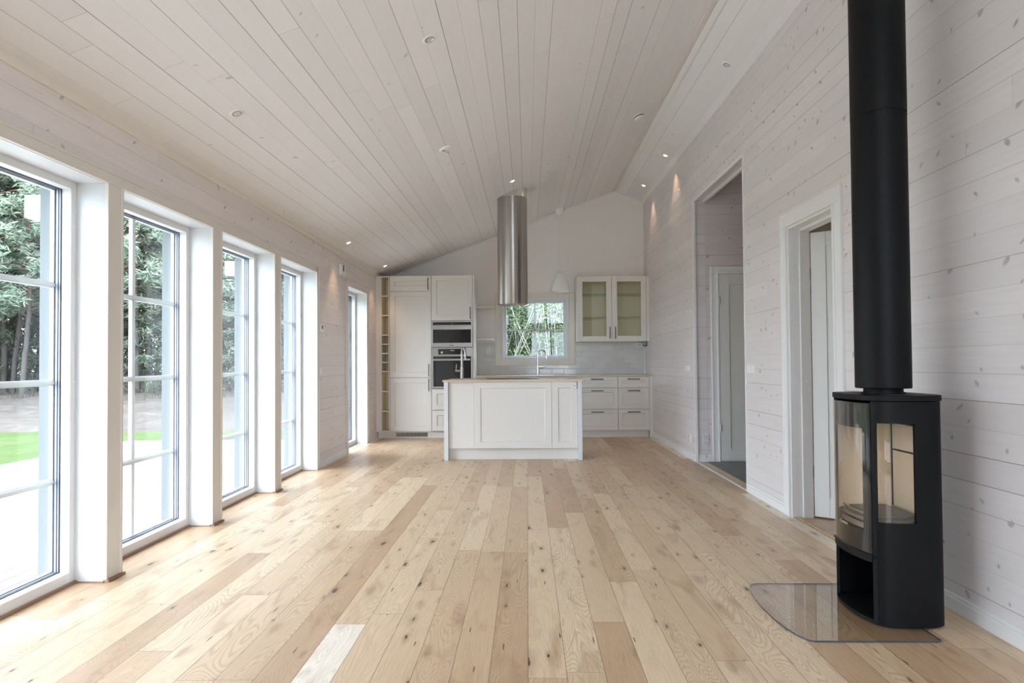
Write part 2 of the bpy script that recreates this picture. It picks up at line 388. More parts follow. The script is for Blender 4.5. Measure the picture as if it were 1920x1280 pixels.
M['brass'] = plain('brass_threshold', (0.62, 0.40, 0.16), 0.35, 0.8)
M['grey_clad'] = plain('grey_painted_cladding', (0.40, 0.42, 0.42), 0.6, var=0.06, scale=8)
M['spacer'] = plain('pale_glazing_spacer', (0.42, 0.46, 0.54), 0.35)
M['gasket'] = plain('dark_glazing_gasket', (0.03, 0.035, 0.06), 0.4)
M['door_white'] = plain('white_painted_door', (0.78, 0.79, 0.78), 0.4, var=0.01)
M['hall_door'] = plain('grey_white_hall_door', (0.70, 0.70, 0.655), 0.4, var=0.01)
M['slot'] = plain('dark_slot', (0.03, 0.028, 0.026), 0.7)
M['pane'] = glass('clear_window_glass', (0.97, 0.985, 0.975), 1.33)
M['cab_pane'] = glass('clear_cabinet_glass', (0.985, 0.985, 0.975), 1.35)
M['shelf_glass'] = glass('green_edged_shelf_glass', (0.72, 0.84, 0.78), 1.45)
M['hearth'] = glass('grey_hearth_glass', (0.93, 0.92, 0.90), 1.55)
M['hearth_edge'] = plain('dark_polished_glass_edge', (0.06, 0.075, 0.09), 0.15)
M['stove_pane'] = glass('smoked_stove_glass', (0.93, 0.905, 0.875), 1.38)
M['printed_border'] = plain('black_printed_glass_border', (0.010, 0.009, 0.009), 0.35, 0.0, spec=0.2)
M['lamp_on'] = emitter('warm_downlight_lens', (1.0, 0.78, 0.50), 2.2)
M['lamp_off'] = plain('pale_downlight_lens', (0.72, 0.72, 0.71), 0.2, 0.15)
M['opal'] = plain('white_glazed_lampshade', (0.93, 0.935, 0.915), 0.22, var=0.01)
M['screen'] = plain('grey_lcd_screen', (0.10, 0.11, 0.11), 0.25)
M['mark'] = plain('pale_grey_lettering', (0.55, 0.54, 0.52), 0.4)

# hood steel: fine upright brushing
def brushed():
    t = NT('vertically_brushed_hood_steel'); x, y, z = t.pos()
    n = t.noise(t.vec(t.math('MULTIPLY', x, 120.0), t.math('MULTIPLY', y, 120.0), t.math('MULTIPLY', z, 0.4)), 1.0, 3)
    tg = t.n.new('ShaderNodeTangent'); tg.direction_type = 'RADIAL'; tg.axis = 'Z'
    t.l.new(tg.outputs[0], t.p.inputs['Tangent']); t.p.inputs['Anisotropic'].default_value = 0.85; t.p.inputs['Anisotropic Rotation'].default_value = 0.25
    return t.set(t.mix(n, (0.36, 0.335, 0.315), (0.50, 0.475, 0.455)), t.math('ADD', 0.26, t.math('MULTIPLY', n, 0.10)), 1.0)
M['hood'] = brushed()

def slate():
    t = NT('dark_grey_hall_tiles'); x, y, z = t.pos()
    fx = t.math('FRACT', t.math('DIVIDE', x, 0.6)); fy = t.math('FRACT', t.math('DIVIDE', y, 0.3))
    e = t.math('MINIMUM', t.math('MULTIPLY', t.math('MINIMUM', fx, t.math('SUBTRACT', 1.0, fx)), 0.6), t.math('MULTIPLY', t.math('MINIMUM', fy, t.math('SUBTRACT', 1.0, fy)), 0.3))
    j = t.math('SUBTRACT', 1.0, t.step(e, 0.001, 0.003))
    n = t.noise(t.vec(x, y, z), 5, 5, 0.6)
    return t.set(t.mix(t.math('MULTIPLY', j, 0.5), t.mix(n, (0.10, 0.103, 0.106), (0.20, 0.205, 0.205)), (0.06, 0.06, 0.06)), 0.45, 0.0)
M['slate'] = slate()

def boards_out(name, c1, c2, axis, pitch):
    t = NT(name); P = dict(zip('xyz', t.pos())); q = t.math('DIVIDE', P[axis], pitch)
    fr = t.math('FRACT', q); idx = t.math('FLOOR', q)
    e = t.math('MULTIPLY', t.math('MINIMUM', fr, t.math('SUBTRACT', 1.0, fr)), pitch)
    g = t.math('SUBTRACT', 1.0, t.step(e, 0.004, 0.0065))
    col = t.mix(t.white(t.vec(idx, 1.0, 2.0)), c1, c2)
    return t.set(t.mix(g, col, (0.03, 0.028, 0.026)), 0.7, 0.0, 0.2)
M['deck'] = boards_out('pale_deck_boards', (0.36, 0.355, 0.345), (0.42, 0.415, 0.405), 'x', 0.125)

def ground_mat(name, a, b, c, s1, s2):
    t = NT(name); x, y, z = t.pos(); v = t.vec(x, y, z)
    n1 = t.noise(v, s1, 5, 0.6); n2 = t.noise(v, s2, 4, 0.65)
    col = t.mix(t.step(n1, 0.35, 0.65), a, b); col = t.mix(t.math('MULTIPLY', t.step(n2, 0.48, 0.72), 0.7), col, c)
    return t.set(col, 0.9, 0.0, 0.1)
M['lawn'] = ground_mat('short_green_lawn', (0.055, 0.082, 0.028), (0.075, 0.102, 0.038), (0.04, 0.062, 0.02), 1.2, 9)
M['field'] = ground_mat('rough_brown_field', (0.075, 0.066, 0.062), (0.10, 0.087, 0.078), (0.15, 0.135, 0.10), 0.7, 3.5)

def leafy(name, a, b, c):
    t = NT(name); x, y, z = t.pos(); v = t.vec(x, y, z)
    n1 = t.noise(v, 0.8, 3); n2 = t.noise(v, 7.0, 3)
    col = t.mix(t.step(n1, 0.35, 0.65), a, b); col = t.mix(t.math('MULTIPLY', t.step(n2, 0.5, 0.7), 0.6), col, c)
    m = t.set(col, 0.7, 0.0, 0.2)
    return m
M['needle'] = leafy('blue_green_pine_needles', (0.22, 0.29, 0.215), (0.31, 0.375, 0.275), (0.38, 0.42, 0.32))
M['spruce'] = leafy('dark_spruce_needles', (0.10, 0.135, 0.095), (0.145, 0.18, 0.12), (0.19, 0.215, 0.15))
M['birchleaf'] = leafy('fresh_green_leaves', (0.055, 0.085, 0.037), (0.085, 0.12, 0.055), (0.115, 0.14, 0.075))
def bark(name, lo, hi, z0, z1):
    t = NT(name); x, y, z = t.pos(); n = t.noise(t.vec(t.math('MULTIPLY', x, 5), t.math('MULTIPLY', y, 5), z), 3.0, 4)
    col = t.mix(t.step(z, z0, z1), lo, hi); col = t.mix(t.math('MULTIPLY', n, 0.6), col, tuple(v * 0.45 for v in lo))
    return t.set(col, 0.9, 0.0, 0.1)
M['pinebark'] = bark('pine_bark', (0.125, 0.11, 0.105), (0.19, 0.105, 0.07), 2.5, 6.0)
M['twig'] = plain('dry_brown_twigs', (0.06, 0.052, 0.043), 0.9)
M['birchbark'] = bark('pale_birch_bark', (0.42, 0.40, 0.37), (0.50, 0.48, 0.45), 0.5, 3.0)

# ------------------------------------------------------------------ room shell
def trim_no():
    n = 1
    while True:
        yield 'trim_%d' % n; n += 1
TN = trim_no()

# floors
struct(MB().box(-2.68, 2.10, YF - 0.2, YB + 0.1, -0.06, 0.0).build('floor', M['oak']))
struct(MB().box(2.12, 4.6, 2.2, 5.6, -0.06, 0.0).box(2.10, 2.12, 4.077, 4.80, -0.06, 0.0).build('floor_bedroom', M['oak']))
struct(MB().box(2.12, 4.2, 5.60, 7.62, -0.06, 0.0).box(2.10, 2.12, 5.74, 7.50, -0.06, 0.0).build('floor_hall', M['slate']))
struct(MB().box(1.975, 2.005, 5.76, 7.46, -0.01, 0.005).build(next(TN), M['trim']))
struct(MB().box(1.985, 2.003, 4.08, 4.80, -0.01, 0.004).build(next(TN), M['brass']))

# ceiling: two slopes
def slab(x0, x1, fz, y0=YF - 0.25, y1=YB + 0.25, th=0.22):
    m = MB()
    lo = [(x0, y0, fz(x0, y0)), (x1, y0, fz(x1, y0)), (x1, y1, fz(x1, y1)), (x0, y1, fz(x0, y1))]
    return m.hexa(lo, [(p[0], p[1], p[2] + th) for p in lo])
struct(slab(-2.85, 1.51, zl).build('ceiling', M['ceil']))
struct(slab(1.51, 2.35, zr).build('ceiling_low_side', M['ceil_r']))

# left wall, between and around its openings
lo_all = OPEN + [DOOR5]
m = MB(); ext = MB()
edges = [YF - 0.1] + [v for o in lo_all for v in o] + [YB + 0.1]
for i in range(0, len(edges), 2):
    m.box(0.0, 0.262, edges[i], edges[i + 1], 0.0, HEAD + 0.004, LT)
    ext.box(0.264, 0.355, edges[i] - (0.004 if i else 0), edges[i + 1] + 0.004, -0.12, HEAD, LT)
m.box(0.0, 0.262, YF - 0.1, YB + 0.1, HEAD + 0.004, 2.76, LT)
ext.box(0.264, 0.355, YF - 0.1, YB + 0.1, HEAD, 2.9, LT)
struct(m.build('wall_left', M['wall_l']))
M['clad'] = boards_out('grey_upright_cladding', (0.15, 0.165, 0.165), (0.175, 0.19, 0.19), 'y', 0.095)
struct(ext.build('wall_left_outside', M['clad']))

# right wall with the hall opening and the bedroom doorway
m = MB()
for y0, y1, z0, z1 in ((YF - 0.1, 4.077, 0, 2.20), (4.80, 5.745, 0, 2.20), (YF - 0.1, 5.745, 2.20, 3.052), (7.505, YB + 0.1, 0, 3.052), (YF - 0.1, YB + 0.1, 3.052, 3.98)):
    m.box(XR, XR + TR, y0, y1, z0, z1, RT)
struct(m.build('wall_right', M['wall_y']))

# back wall with the kitchen window, wall behind the camera opened for added fill daylight
WX0, WX1, WZ0, WZ1 = -0.405, 0.672, 1.245, 2.262
def gable(y0, y1, hx0, hx1, hz0, hz1, mat, name, top=2.5):
    g = MB(); X0, X1 = -2.75, 2.2
    g.box(X0, hx0, y0, y1, 0, top); g.box(hx1, X1, y0, y1, 0, top)
    if hz0 > 0: g.box(hx0, hx1, y0, y1, 0, hz0)
    g.box(hx0, hx1, y0, y1, hz1, top)
    ym = (y0 + y1) / 2
    g.prism_y([(X0, top), (X1, top), (X1, zr(X1, ym) + 0.1), (1.51, zl(1.51, ym) + 0.1), (X0, zl(X0, ym) + 0.1)], y0, y1)
    return struct(g.build(name, mat))
gable(YB, YB + 0.25, WX0, WX1, WZ0, WZ1, M['paint'], 'wall_back')
g = MB(); GX0, GX1, GZ = 0.10, 1.70, 2.40
g.box(-2.75, GX0, YF - 0.25, YF, 0, 2.62); g.box(GX1, 2.2, YF - 0.25, YF, 0, 2.62); g.box(GX0, GX1, YF - 0.25, YF, 0, 0.05); g.box(GX0, GX1, YF - 0.25, YF, GZ, 2.62)
g.box(GX1, 2.2, YF - 0.25, YF, 2.62, 4.2); g.box(-2.75, -0.95, YF - 0.25, YF, 2.62, 3.4); g.box(-0.95, GX1, YF - 0.25, YF, 3.62, 4.2); g.box(-0.95, -0.35, YF - 0.25, YF, 3.0, 3.62)
struct(g.build('wall_front', M['wall_x']))

# splash-back tiles
g = MB()
g.box(-0.841, -0.545, YB - 0.009, YB, 0.985, 1.537); g.box(0.805, XR, YB - 0.009, YB, 0.985, 1.537); g.box(-0.545, 0.805, YB - 0.009, YB, 0.985, 1.15)
struct(g.build('wall_back_tiles', M['tiles']))

# added glazing behind the camera, unseen, sized and placed to brighten the room
wd = struct(empty('window_7', (-0.2, YF - 0.1, 0.05)))
GL = [(GX0 + i * (GX1 - GX0) / 2, GX0 + (i + 1) * (GX1 - GX0) / 2, 0.05, GZ) for i in range(2)] + [(-0.35, 0.68, 2.62, 3.62), (0.68, GX1, 2.62, 3.62)]
g = MB(); h = MB()
for x0, x1, z0, z1 in GL:
    g.rectring(x0, x1, z0, z1, YF - 0.16, 0.06, 0.08); h.box(x0 + 0.06, x1 - 0.06, YF - 0.125, YF - 0.121, z0 + 0.06, z1 - 0.06)
g.build('window_frame', M['white'], wd); h.build('pane', M['pane'], wd)

# hall and bedroom beyond the right wall
g = MB()
g.box(1.98 + TR, 4.2, 7.505, 7.62, 0, 3.5)
struct(g.build('wall_hall_far', M['wall_x']))
struct(MB().box(4.2, 4.3, 5.5, 7.62, 0, 3.5).build('wall_hall_side', M['wall_y']))
struct(MB().box(2.12, 4.3, 5.48, 5.60, 0, 3.5).build('wall_hall_near', M['wall_x']))
struct(MB().box(2.12, 4.3, 5.48, 7.62, 3.42, 3.5).build('ceiling_hall', M['ceil_r']))
struct(MB().box(4.6, 4.7, 2.1, 5.6, 0, 2.6).box(2.12, 4.7, 2.1, 2.2, 0, 2.6).build('wall_bedroom', M['paint']))
struct(MB().box(2.12, 4.7, 2.1, 5.48, 2.5, 2.6).build('ceiling_bedroom', M['paint']))

# crown strips, ridge strips, edge strips at the back wall
def ystrip(fx, fz, y0, y1, w, h, ang=0.0):
    """a strip w x h along y, its corner following (fx(y), fz(y))"""
    def sect(y):
        x, z = fx(y), fz(y); c, s = math.cos(ang), math.sin(ang)
        return [(x + a * c - b * s, y, z + a * s + b * c) for a, b in ((0, 0), (w, 0), (w, h), (0, h))]
    a, b = sect(y0), sect(y1)
    return MB().hexa([a[0], a[1], b[1], b[0]], [a[3], a[2], b[2], b[3]])
lz = lambda y: 2.506 * (1 + 0.0050 * (y - 2.67))
g = MB(); a0, b0 = YF, YB
def crown_l(y): x = lw(y); z = lz(y); return [(x - 0.01, y, z), (x + 0.010, y, z), (x + 0.012, y, z + 0.012), (x + 0.013, y, zl(x + 0.013, y) - 0.004), (x + 0.013, y, zl(x + 0.013, y) + 0.03), (x - 0.01, y, zl(x, y) + 0.03)]
def loft(fa, y0, y1):
    A, B = fa(y0), fa(y1); n = len(A)
    return MB().add(A + B, [tuple(range(n)), tuple(reversed(range(n, 2 * n)))] + [((i + 1) % n, i, n + i, n + (i + 1) % n) for i in range(n)])
struct(loft(crown_l, YF, YB).build(next(TN), M['crown']))
def crown_r(y):
    x, z = XR, 3.728 + 0.0190 * (y - 4.54)
    return [(x + 0.01, y, z), (x - 0.014, y, z), (x - 0.045, y, zr(x - 0.045, y) - 0.006), (x - 0.045, y, zr(x, y) + 0.04), (x + 0.01, y, zr(x, y) + 0.04)][::-1]
struct(loft(crown_r, YF, YB).build(next(TN), M['trim']))
struct(loft(lambda y: [(1.455, y, zl(1.455, y) - 0.012), (1.506, y, zl(1.506, y) - 0.012), (1.506, y, zl(1.506, y) + 0.02), (1.455, y, zl(1.455, y) + 0.02)], YF, YB).build(next(TN), M['cream_trim']))
struct(loft(lambda y: [(1.51, y, zr(1.51, y) - 0.012), (1.56, y, zr(1.56, y) - 0.012), (1.56, y, zr(1.56, y) + 0.02), (1.51, y, zr(1.51, y) + 0.02)], YF, YB).build(next(TN), M['trim']))
g = MB()
for x0, x1, f in ((-2.43, 1.51, zl), (1.51, XR, zr)):
    lo = [(x0, YB - 0.022, f(x0, YB) - 0.022), (x1, YB - 0.022, f(x1, YB) - 0.022), (x1, YB, f(x1, YB) - 0.022), (x0, YB, f(x0, YB) - 0.022)]
    g.hexa(lo, [(p[0], p[1], p[2] + 0.05) for p in lo])
struct(g.build(next(TN), M['trim']))
struct(MB().box(XR - 0.014, XR, YB - 0.014, YB, 0.98, 3.87).build(next(TN), M['trim']))

# baseboards
def base_r(y0, y1): return MB().box(XR - 0.014, XR, y0, y1, 0, 0.062).box(XR - 0.009, XR, y0, y1, 0.062, 0.080)
struct(base_r(YF, 4.003).build('baseboard_right', M['trim'], bevel=0.003))
struct(base_r(4.91, 5.742).build('baseboard_right_middle', M['trim'], bevel=0.003))
struct(base_r(7.508, 10.06).build('baseboard_right_kitchen', M['trim'], bevel=0.003))
struct(MB().box(2.002, 2.098, 7.490, 7.504, 0, 0.062).box(2.002, 2.098, 7.495, 7.504, 0.062, 0.08).box(2.128, 2.175, 7.490, 7.504, 0, 0.062).box(2.128, 2.175, 7.495, 7.504, 0.062, 0.08).box(2.098, 2.128, 7.488, 7.504, 0, 0.04).build('baseboard_hall', M['trim'], bevel=0.003))
struct(MB().box(-0.014, 0, 7.075, 8.215, 0, 0.062, LT).box(-0.009, 0, 7.075, 8.215, 0.062, 0.08, LT).build('baseboard_left', M['trim'], bevel=0.003))
struct(MB().box(-0.014, 0, 9.42, 10.06, 0, 0.062, LT).box(-0.009, 0, 9.42, 10.06, 0.062, 0.08, LT).build('baseboard_left_kitchen', M['trim'], bevel=0.003))
# corner trims of the hall opening
g = MB()
for x0, x1 in ((XR - 0.006, XR + 0.02), (XR + TR - 0.02, XR + TR + 0.006)):
    if x0 < 2.0: g.box(x0, x1, 7.476, 7.507, 0.0, 3.026, RT)
    g.box(x0, x1, 5.743, 5.773, 0.0, 3.026, RT); g.box(x0, x1, 5.743, 7.507, 3.026, 3.056, RT)
struct(g.build(next(TN), M['trim']))

# ------------------------------------------------------------------ tall windows of the left wall
def tall_window(no, s0, s1, door=False):
    root = struct(empty('window_%d' % no if not door else 'door_1', LT(0.16, (s0 + s1) / 2, 0.0)))
    fw = 0.042
    g = MB()
    def ring(d0, d1, w, wb, zb=0.012):
        g.box(d0, d1, s0, s0 + w, zb, HEAD, LT); g.box(d0, d1, s1 - w, s1, zb, HEAD, LT)
        g.box(d0, d1, s0 + w, s1 - w, HEAD - w, HEAD, LT); g.box(d0, d1, s0 + w, s1 - w, zb, zb + wb, LT)
    ring(0.155, 0.208, fw, 0.054)
    g.build('window_frame', M['trim'], root, bevel=0.003)
    g = MB(); ring(0.242, 0.264, 0.052 if not door else 0.09, 0.064)
    g.build('outer_frame', M['white'], root)
    g = MB(); ring(0.208, 0.242, fw + 0.002, 0.056)
    g.build('spacer', M['spacer'], root)
    g = MB()
    for d in (0.2075, 0.221, 0.2375): ring(d, d + 0.004, fw + 0.0045, 0.0585)
    g.build('gasket', M['gasket'], root)
    MB().box(0.222, 0.226, s0 + fw, s1 - fw, 0.06, HEAD - fw, LT).build('pane', M['pane'], root)
    g = MB(); mid = (s0 + s1) / 2
    if not door:
        g.box(0.244, 0.268, mid - 0.016, mid + 0.016, 0.07, HEAD - 0.05, LT)
    for z in (0.548, 1.078, 1.602):
        g.box(0.244, 0.268, s0 + 0.05, s1 - 0.05, z - 0.016, z + 0.016, LT)
        g.box(0.236, 0.250, s0 + 0.05, s1 - 0.05, z - 0.008, z + 0.008, LT)
    g.build('muntin', M['white'], root)
    g = MB()
    g.box(-0.004, 0.156, s0 - 0.001, s0 + 0.001, 0.0, HEAD, LT); g.box(-0.004, 0.156, s1 - 0.001, s1 + 0.001, 0.0, HEAD, LT)
    g.box(-0.004, 0.156, s0, s1, HEAD - 0.001, HEAD + 0.001, LT)
    g.build('reveal_lining', M['white'], root)
    if not door:
        MB().box(0.140, 0.160, s0, s1, 0.0, 0.013, LT).box(-0.006, 0.14, s1 - 0.008, s1, 0.0, 0.006, LT).build('floor_strip', M['shoe'], root)
        g = MB(); d = 0.152
        for z in (0.35, 1.08, 1.92):
            a = Vector(LT(d + 0.004, s1 - 0.02, z)); g.cyl(a, a + Vector((0.006, 0, 0)), 0.007, n=12)
        g.build('screw_cap', M['plastic'], root, smooth=40)
    else:
        g = MB()
        for z in (0.25, 1.85):
            a = Vector(LT(0.13, s0 + 0.012, z)); g.cyl(a, a + Vector((0, 0, 0.1)), 0.009, n=12)
        g.build('hinge', M['plastic'], root, smooth=40)
        MB().box(0.14, 0.262, s0, s1, -0.02, 0.012, LT).build('door_threshold', M['steel'], root)
    return root
for i, (a, b) in enumerate(OPEN): tall_window({0: 6, 1: 1, 2: 2, 3: 3, 4: 4}[i], a, b)
tall_window(0, DOOR5[0], DOOR5[1], door=True)

# casings on the piers, over the heads and round the end window
g = MB(); hb = MB()
prev = YF + 0.02
def pier(s0, s1):
    g.box(-0.016, 0, s0, s1, 0.012, HEAD + 0.002, LT)
    g.box(-0.023, 0, s0 - 0.0015, s0 + 0.014, 0.0125, HEAD + 0.001, LT); g.box(-0.023, 0, s1 - 0.014, s1 + 0.0015, 0.0125, HEAD + 0.001, LT)
    hb.box(-0.034, 0, s0 - 0.002, s1 + 0.012, 0.0, 0.0125, LT)
for i in range(len(OPEN) - 1): pier(OPEN[i][1], OPEN[i + 1][0])
pier(1.03, 1.12)
g.box(-0.016, 0, 6.97, 7.052, 0.0, 2.236, LT); g.box(-0.023, 0, 6.9685, 6.984, 0.0, HEAD, LT); g.box(-0.023, 0, 7.040, 7.056, 0.0, 2.24, LT)
g.box(-0.016, 0, 1.03, 7.05, HEAD + 0.002, 2.226, LT); g.box(-0.023, 0, 1.03, 7.05, 2.222, 2.240, LT); g.box(-0.021, 0, 1.03, 7.049, HEAD + 0.0012, HEAD + 0.014, LT)
struct(g.build(next(TN), M['cream_trim'], bevel=0.003))
struct(hb.build(next(TN), M['shoe'], bevel=0.002))
g = MB()
for a, b in ((8.215, 8.30), (9.335, 9.42)):
    g.box(-0.016, 0, a, b, 0.0, 2.236, LT)
g.box(-0.016, 0, 8.30, 9.335, HEAD, 2.236, LT); g.box(-0.022, 0, 8.212, 8.226, 0, 2.24, LT); g.box(-0.022, 0, 8.212, 9.42, 2.224, 2.24, LT); g.box(-0.022, 0, 9.408, 9.422, 0, 2.24, LT)
struct(g.build(next(TN), M['cream_trim'], bevel=0.003))

# ------------------------------------------------------------------ kitchen window
wk = struct(empty('window_5', ((WX0 + WX1) / 2, YB + 0.1, WZ0)))
g = MB()
g.rectring(-0.531, 0.797, 1.150, 2.364, YB - 0.020, 0.085, 0.024); g.rectring(-0.540, 0.806, 1.141, 2.373, YB - 0.026, 0.018, 0.03)
struct(g.build(next(TN), M['cream_trim'], bevel=0.004))
g = MB(); g.rectring(WX0 - 0.04, WX1 + 0.04, WZ0 - 0.03, WZ1 + 0.035, YB - 0.012, 0.048, 0.13)
g.build('window_frame', M['white'], wk, bevel=0.003)
g = MB(); g.rectring(WX0 + 0.010, WX1 - 0.012, WZ0 + 0.022, WZ1 - 0.012, YB + 0.055, 0.045, 0.05)
g.build('sash', M['white'], wk, bevel=0.004)
MB().box(WX0 + 0.04, WX1 - 0.04, YB + 0.078, YB + 0.082, WZ0 + 0.05, WZ1 - 0.04).build('pane', M['pane'], wk)
g = MB(); g.box(0.118, 0.146, YB + 0.082, YB + 0.10, WZ0 + 0.04, WZ1 - 0.03); g.box(WX0 + 0.03, WX1 - 0.03, YB + 0.082, YB + 0.10, 1.735, 1.763)
g.build('muntin', M['white'], wk)
g = MB(); g.box(0.10, 0.15, YB + 0.035, YB + 0.056, 1.270, 1.292); g.box(0.03, 0.13, YB + 0.022, YB + 0.037, 1.274, 1.286)
g.build('window_handle', M['steel'], wk, bevel=0.003)

# ------------------------------------------------------------------ bedroom door (ajar) and its frame, hall door
g = MB()
for w, t, o in ((0.105, 0.016, 0.0), (0.026, 0.024, 0.002), (0.022, 0.020, 0.0845)):
    for y0, y1 in ((4.80 + o, 4.80 + o + w), (4.077 - o - w, 4.077 - o)): g.box(XR - t, XR + 0.001, y0, y1, 0.0, 2.185 + o, RT)
    g.box(XR - t, XR + 0.001, 4.077 - o - w, 4.80 + o + w, 2.185 + o, 2.185 + o + w, RT)
struct(g.build(next(TN), M['trim'], bevel=0.004))
d2 = struct(empty('door_2', (2.05, 4.44, 0)))
g = MB()
for y0, y1 in ((4.80 - 0.012, 4.80), (4.077, 4.089)): g.box(XR - 0.004, XR + TR + 0.01, y0, y1, 0, 2.18, RT)
g.box(XR - 0.004, XR + TR + 0.01, 4.077, 4.80, 2.168, 2.185, RT)
for y0, y1 in ((4.80 - 0.028, 4.80), (4.077, 4.105)): g.box(XR + 0.075, XR + TR + 0.01, y0, y1, 0, 2.16, RT)
g.box(XR + 0.075, XR + TR + 0.01, 4.077, 4.80, 2.148, 2.17, RT)
g.build('door_frame', M['trim'], d2, bevel=0.002)
g = MB()
for z in (0.42, 1.02, 1.72):
    for x in (2.025, 2.09): g.cyl((x, 4.80 - 0.012 if x < 2.05 else 4.772, z), (x, 4.785 if x < 2.05 else 4.768, z), 0.011, n=12)
g.build('screw_cap', M['plastic'], d2, smooth=40)
# leaf hung on the far jamb, swung into the bedroom
hx, hy, an = 2.135, 4.775, math.radians(-37)
ca, sa = math.cos(an), math.sin(an)
def LF(u, v, z): return (hx + u * ca - v * sa, hy + u * sa + v * ca, z)     # u along the leaf, v its thickness (towards the hinge side wall)
g = MB()
LWd, LH = 0.70, 2.135
g.box(0, LWd, 0.008, 0.034, 0.012, LH, LF)
for u0, u1, z0, z1 in ((0, 0.105, 0.012, LH), (LWd - 0.105, LWd, 0.012, LH), (0.105, LWd - 0.105, 0.012, 0.155), (0.105, LWd - 0.105, LH - 0.11, LH)):
    g.box(u0, u1, 0.0, 0.042, z0, z1, LF)
g.build('door_leaf', M['door_white'], d2, bevel=0.003)
g = MB()
for z in (0.30, 1.78): g.cyl((hx - 0.006, hy + 0.004, z), (hx - 0.006, hy + 0.004, z + 0.09), 0.008, n=12)
g.build('hinge', M['steel'], d2, smooth=40)

d3 = struct(empty('door_3', (2.70, 7.5, 0)))
HX0, HX1 = 2.268, 3.10
g = MB()
for w, t, o in ((0.09, 0.016, 0.0), (0.022, 0.024, 0.0015), (0.02, 0.022, 0.0715)):
    g.box(HX0 - o - w, HX0 - o, 7.505 - t, 7.506, 0, 2.212 + o); g.box(HX1 + o, HX1 + o + w, 7.505 - t, 7.506, 0, 2.212 + o)
    g.box(HX0 - o - w, HX1 + o + w, 7.505 - t, 7.506, 2.212 + o, 2.212 + o + w)
g.build('door_frame', M['trim'], d3, bevel=0.004)
g = MB(); g.shaker(HX0 + 0.003, HX1 - 0.003, 0.012, 2.21, 7.490, 0.03, 0.118, 0.010, 0.004)
g.build('door_leaf', M['hall_door'], d3)
g = MB()
for z in (0.36, 1.86): g.cyl((HX0 + 0.004, 7.482, z), (HX0 + 0.004, 7.482, z + 0.085), 0.009, n=12)
g.build('hinge', M['steel'], d3, smooth=40)

# ------------------------------------------------------------------ kitchen: tall run on the left
YK = 10.0
def bar_handle(name, parent, p, vertical, ln, mat):
    x, y, z = p; h = ln / 2; o = 0.028; r = 0.007
    if vertical: pts = [(x, y, z - h), (x, y - o, z - h + 0.004), (x, y - o, z - h + 0.02), (x, y - o, z + h - 0.02), (x, y - o, z + h - 0.004), (x, y, z + h)]
    else: pts = [(x - h, y, z), (x - h + 0.004, y - o, z), (x - h + 0.02, y - o, z), (x + h - 0.02, y - o, z), (x + h - 0.004, y - o, z), (x + h, y, z)]
    return MB().tube(pts, r, 8).build(name, mat, parent, smooth=50)
def front(parent, kind, x0, x1, z0, z1, y=YK, handle=None, ln=0.185, rail=0.078):
    g = 0.0023
    o = MB().shaker(x0 + g, x1 - g, z0 + g, z1 - g, y, rail=rail).build(kind, M['cab'], parent)
    if handle: bar_handle('handle', o, (handle[0], y, handle[1]), handle[2], ln, M['bronze'])
    return o
TT = 2.594

fp = MB().box(lw(10) + 0.0, -2.347, YK + 0.002, YK + 0.03, 0.10, TT).build('filler_panel', M['cab'])
tag(fp, 'narrow cream filler strip closing the gap between window wall and open shelf tower', 'panel')

sc = empty('shelf_tower', (-2.27, YK + 0.3, 0.1)); tag(sc, 'narrow open cream shelf tower with eleven cubbyholes beside tall fridge cupboard', 'shelf unit')
g = MB(); x0, x1 = -2.345, -2.200
g.box(x0, x0 + 0.016, YK, YB - 0.01, 0.10, TT); g.box(x1 - 0.016, x1, YK, YB - 0.01, 0.10, TT); g.box(x0 + 0.016, x1 - 0.016, YK, YB - 0.01, TT - 0.018, TT); g.box(x0 + 0.016, x1 - 0.016, YK, YB - 0.01, 0.10, 0.124)
g.build('carcass', M['cab'], sc)
MB().box(x0 + 0.0165, x1 - 0.0165, YK + 0.32, YK + 0.33, 0.124, TT - 0.018).box(x0 + 0.016, x0 + 0.0175, YK + 0.02, YK + 0.32, 0.124, TT - 0.02).box(x1 - 0.0175, x1 - 0.016, YK + 0.02, YK + 0.32, 0.124, TT - 0.02).build('back_lining', M['cubby'], sc)
for z in (2.274, 1.962, 1.647, 1.501, 1.354, 1.210, 1.067, 0.748, 0.430):
    MB().box(x0 + 0.0176, x1 - 0.0176, YK + 0.003, YK + 0.32, z - 0.009, z + 0.009).build('shelf', M['cab'], sc)

fc = empty('fridge_cabinet', (-1.86, YK + 0.3, 0.1)); tag(fc, 'tall cream fridge cupboard with three framed doors and dark pulls', 'cabinet')
MB().box(-2.197, -1.530, YK + 0.024, YB - 0.01, 0.10, TT).build('carcass', M['cab'], fc)
front(fc, 'door', -2.197, -1.530, 2.347, TT, handle=(-1.578, 2.462, True))
front(fc, 'door', -2.197, -1.530, 0.966, 2.345, handle=(-1.570, 1.080, True))
front(fc, 'door', -2.197, -1.530, 0.110, 0.963, handle=(-1.570, 0.845, True))

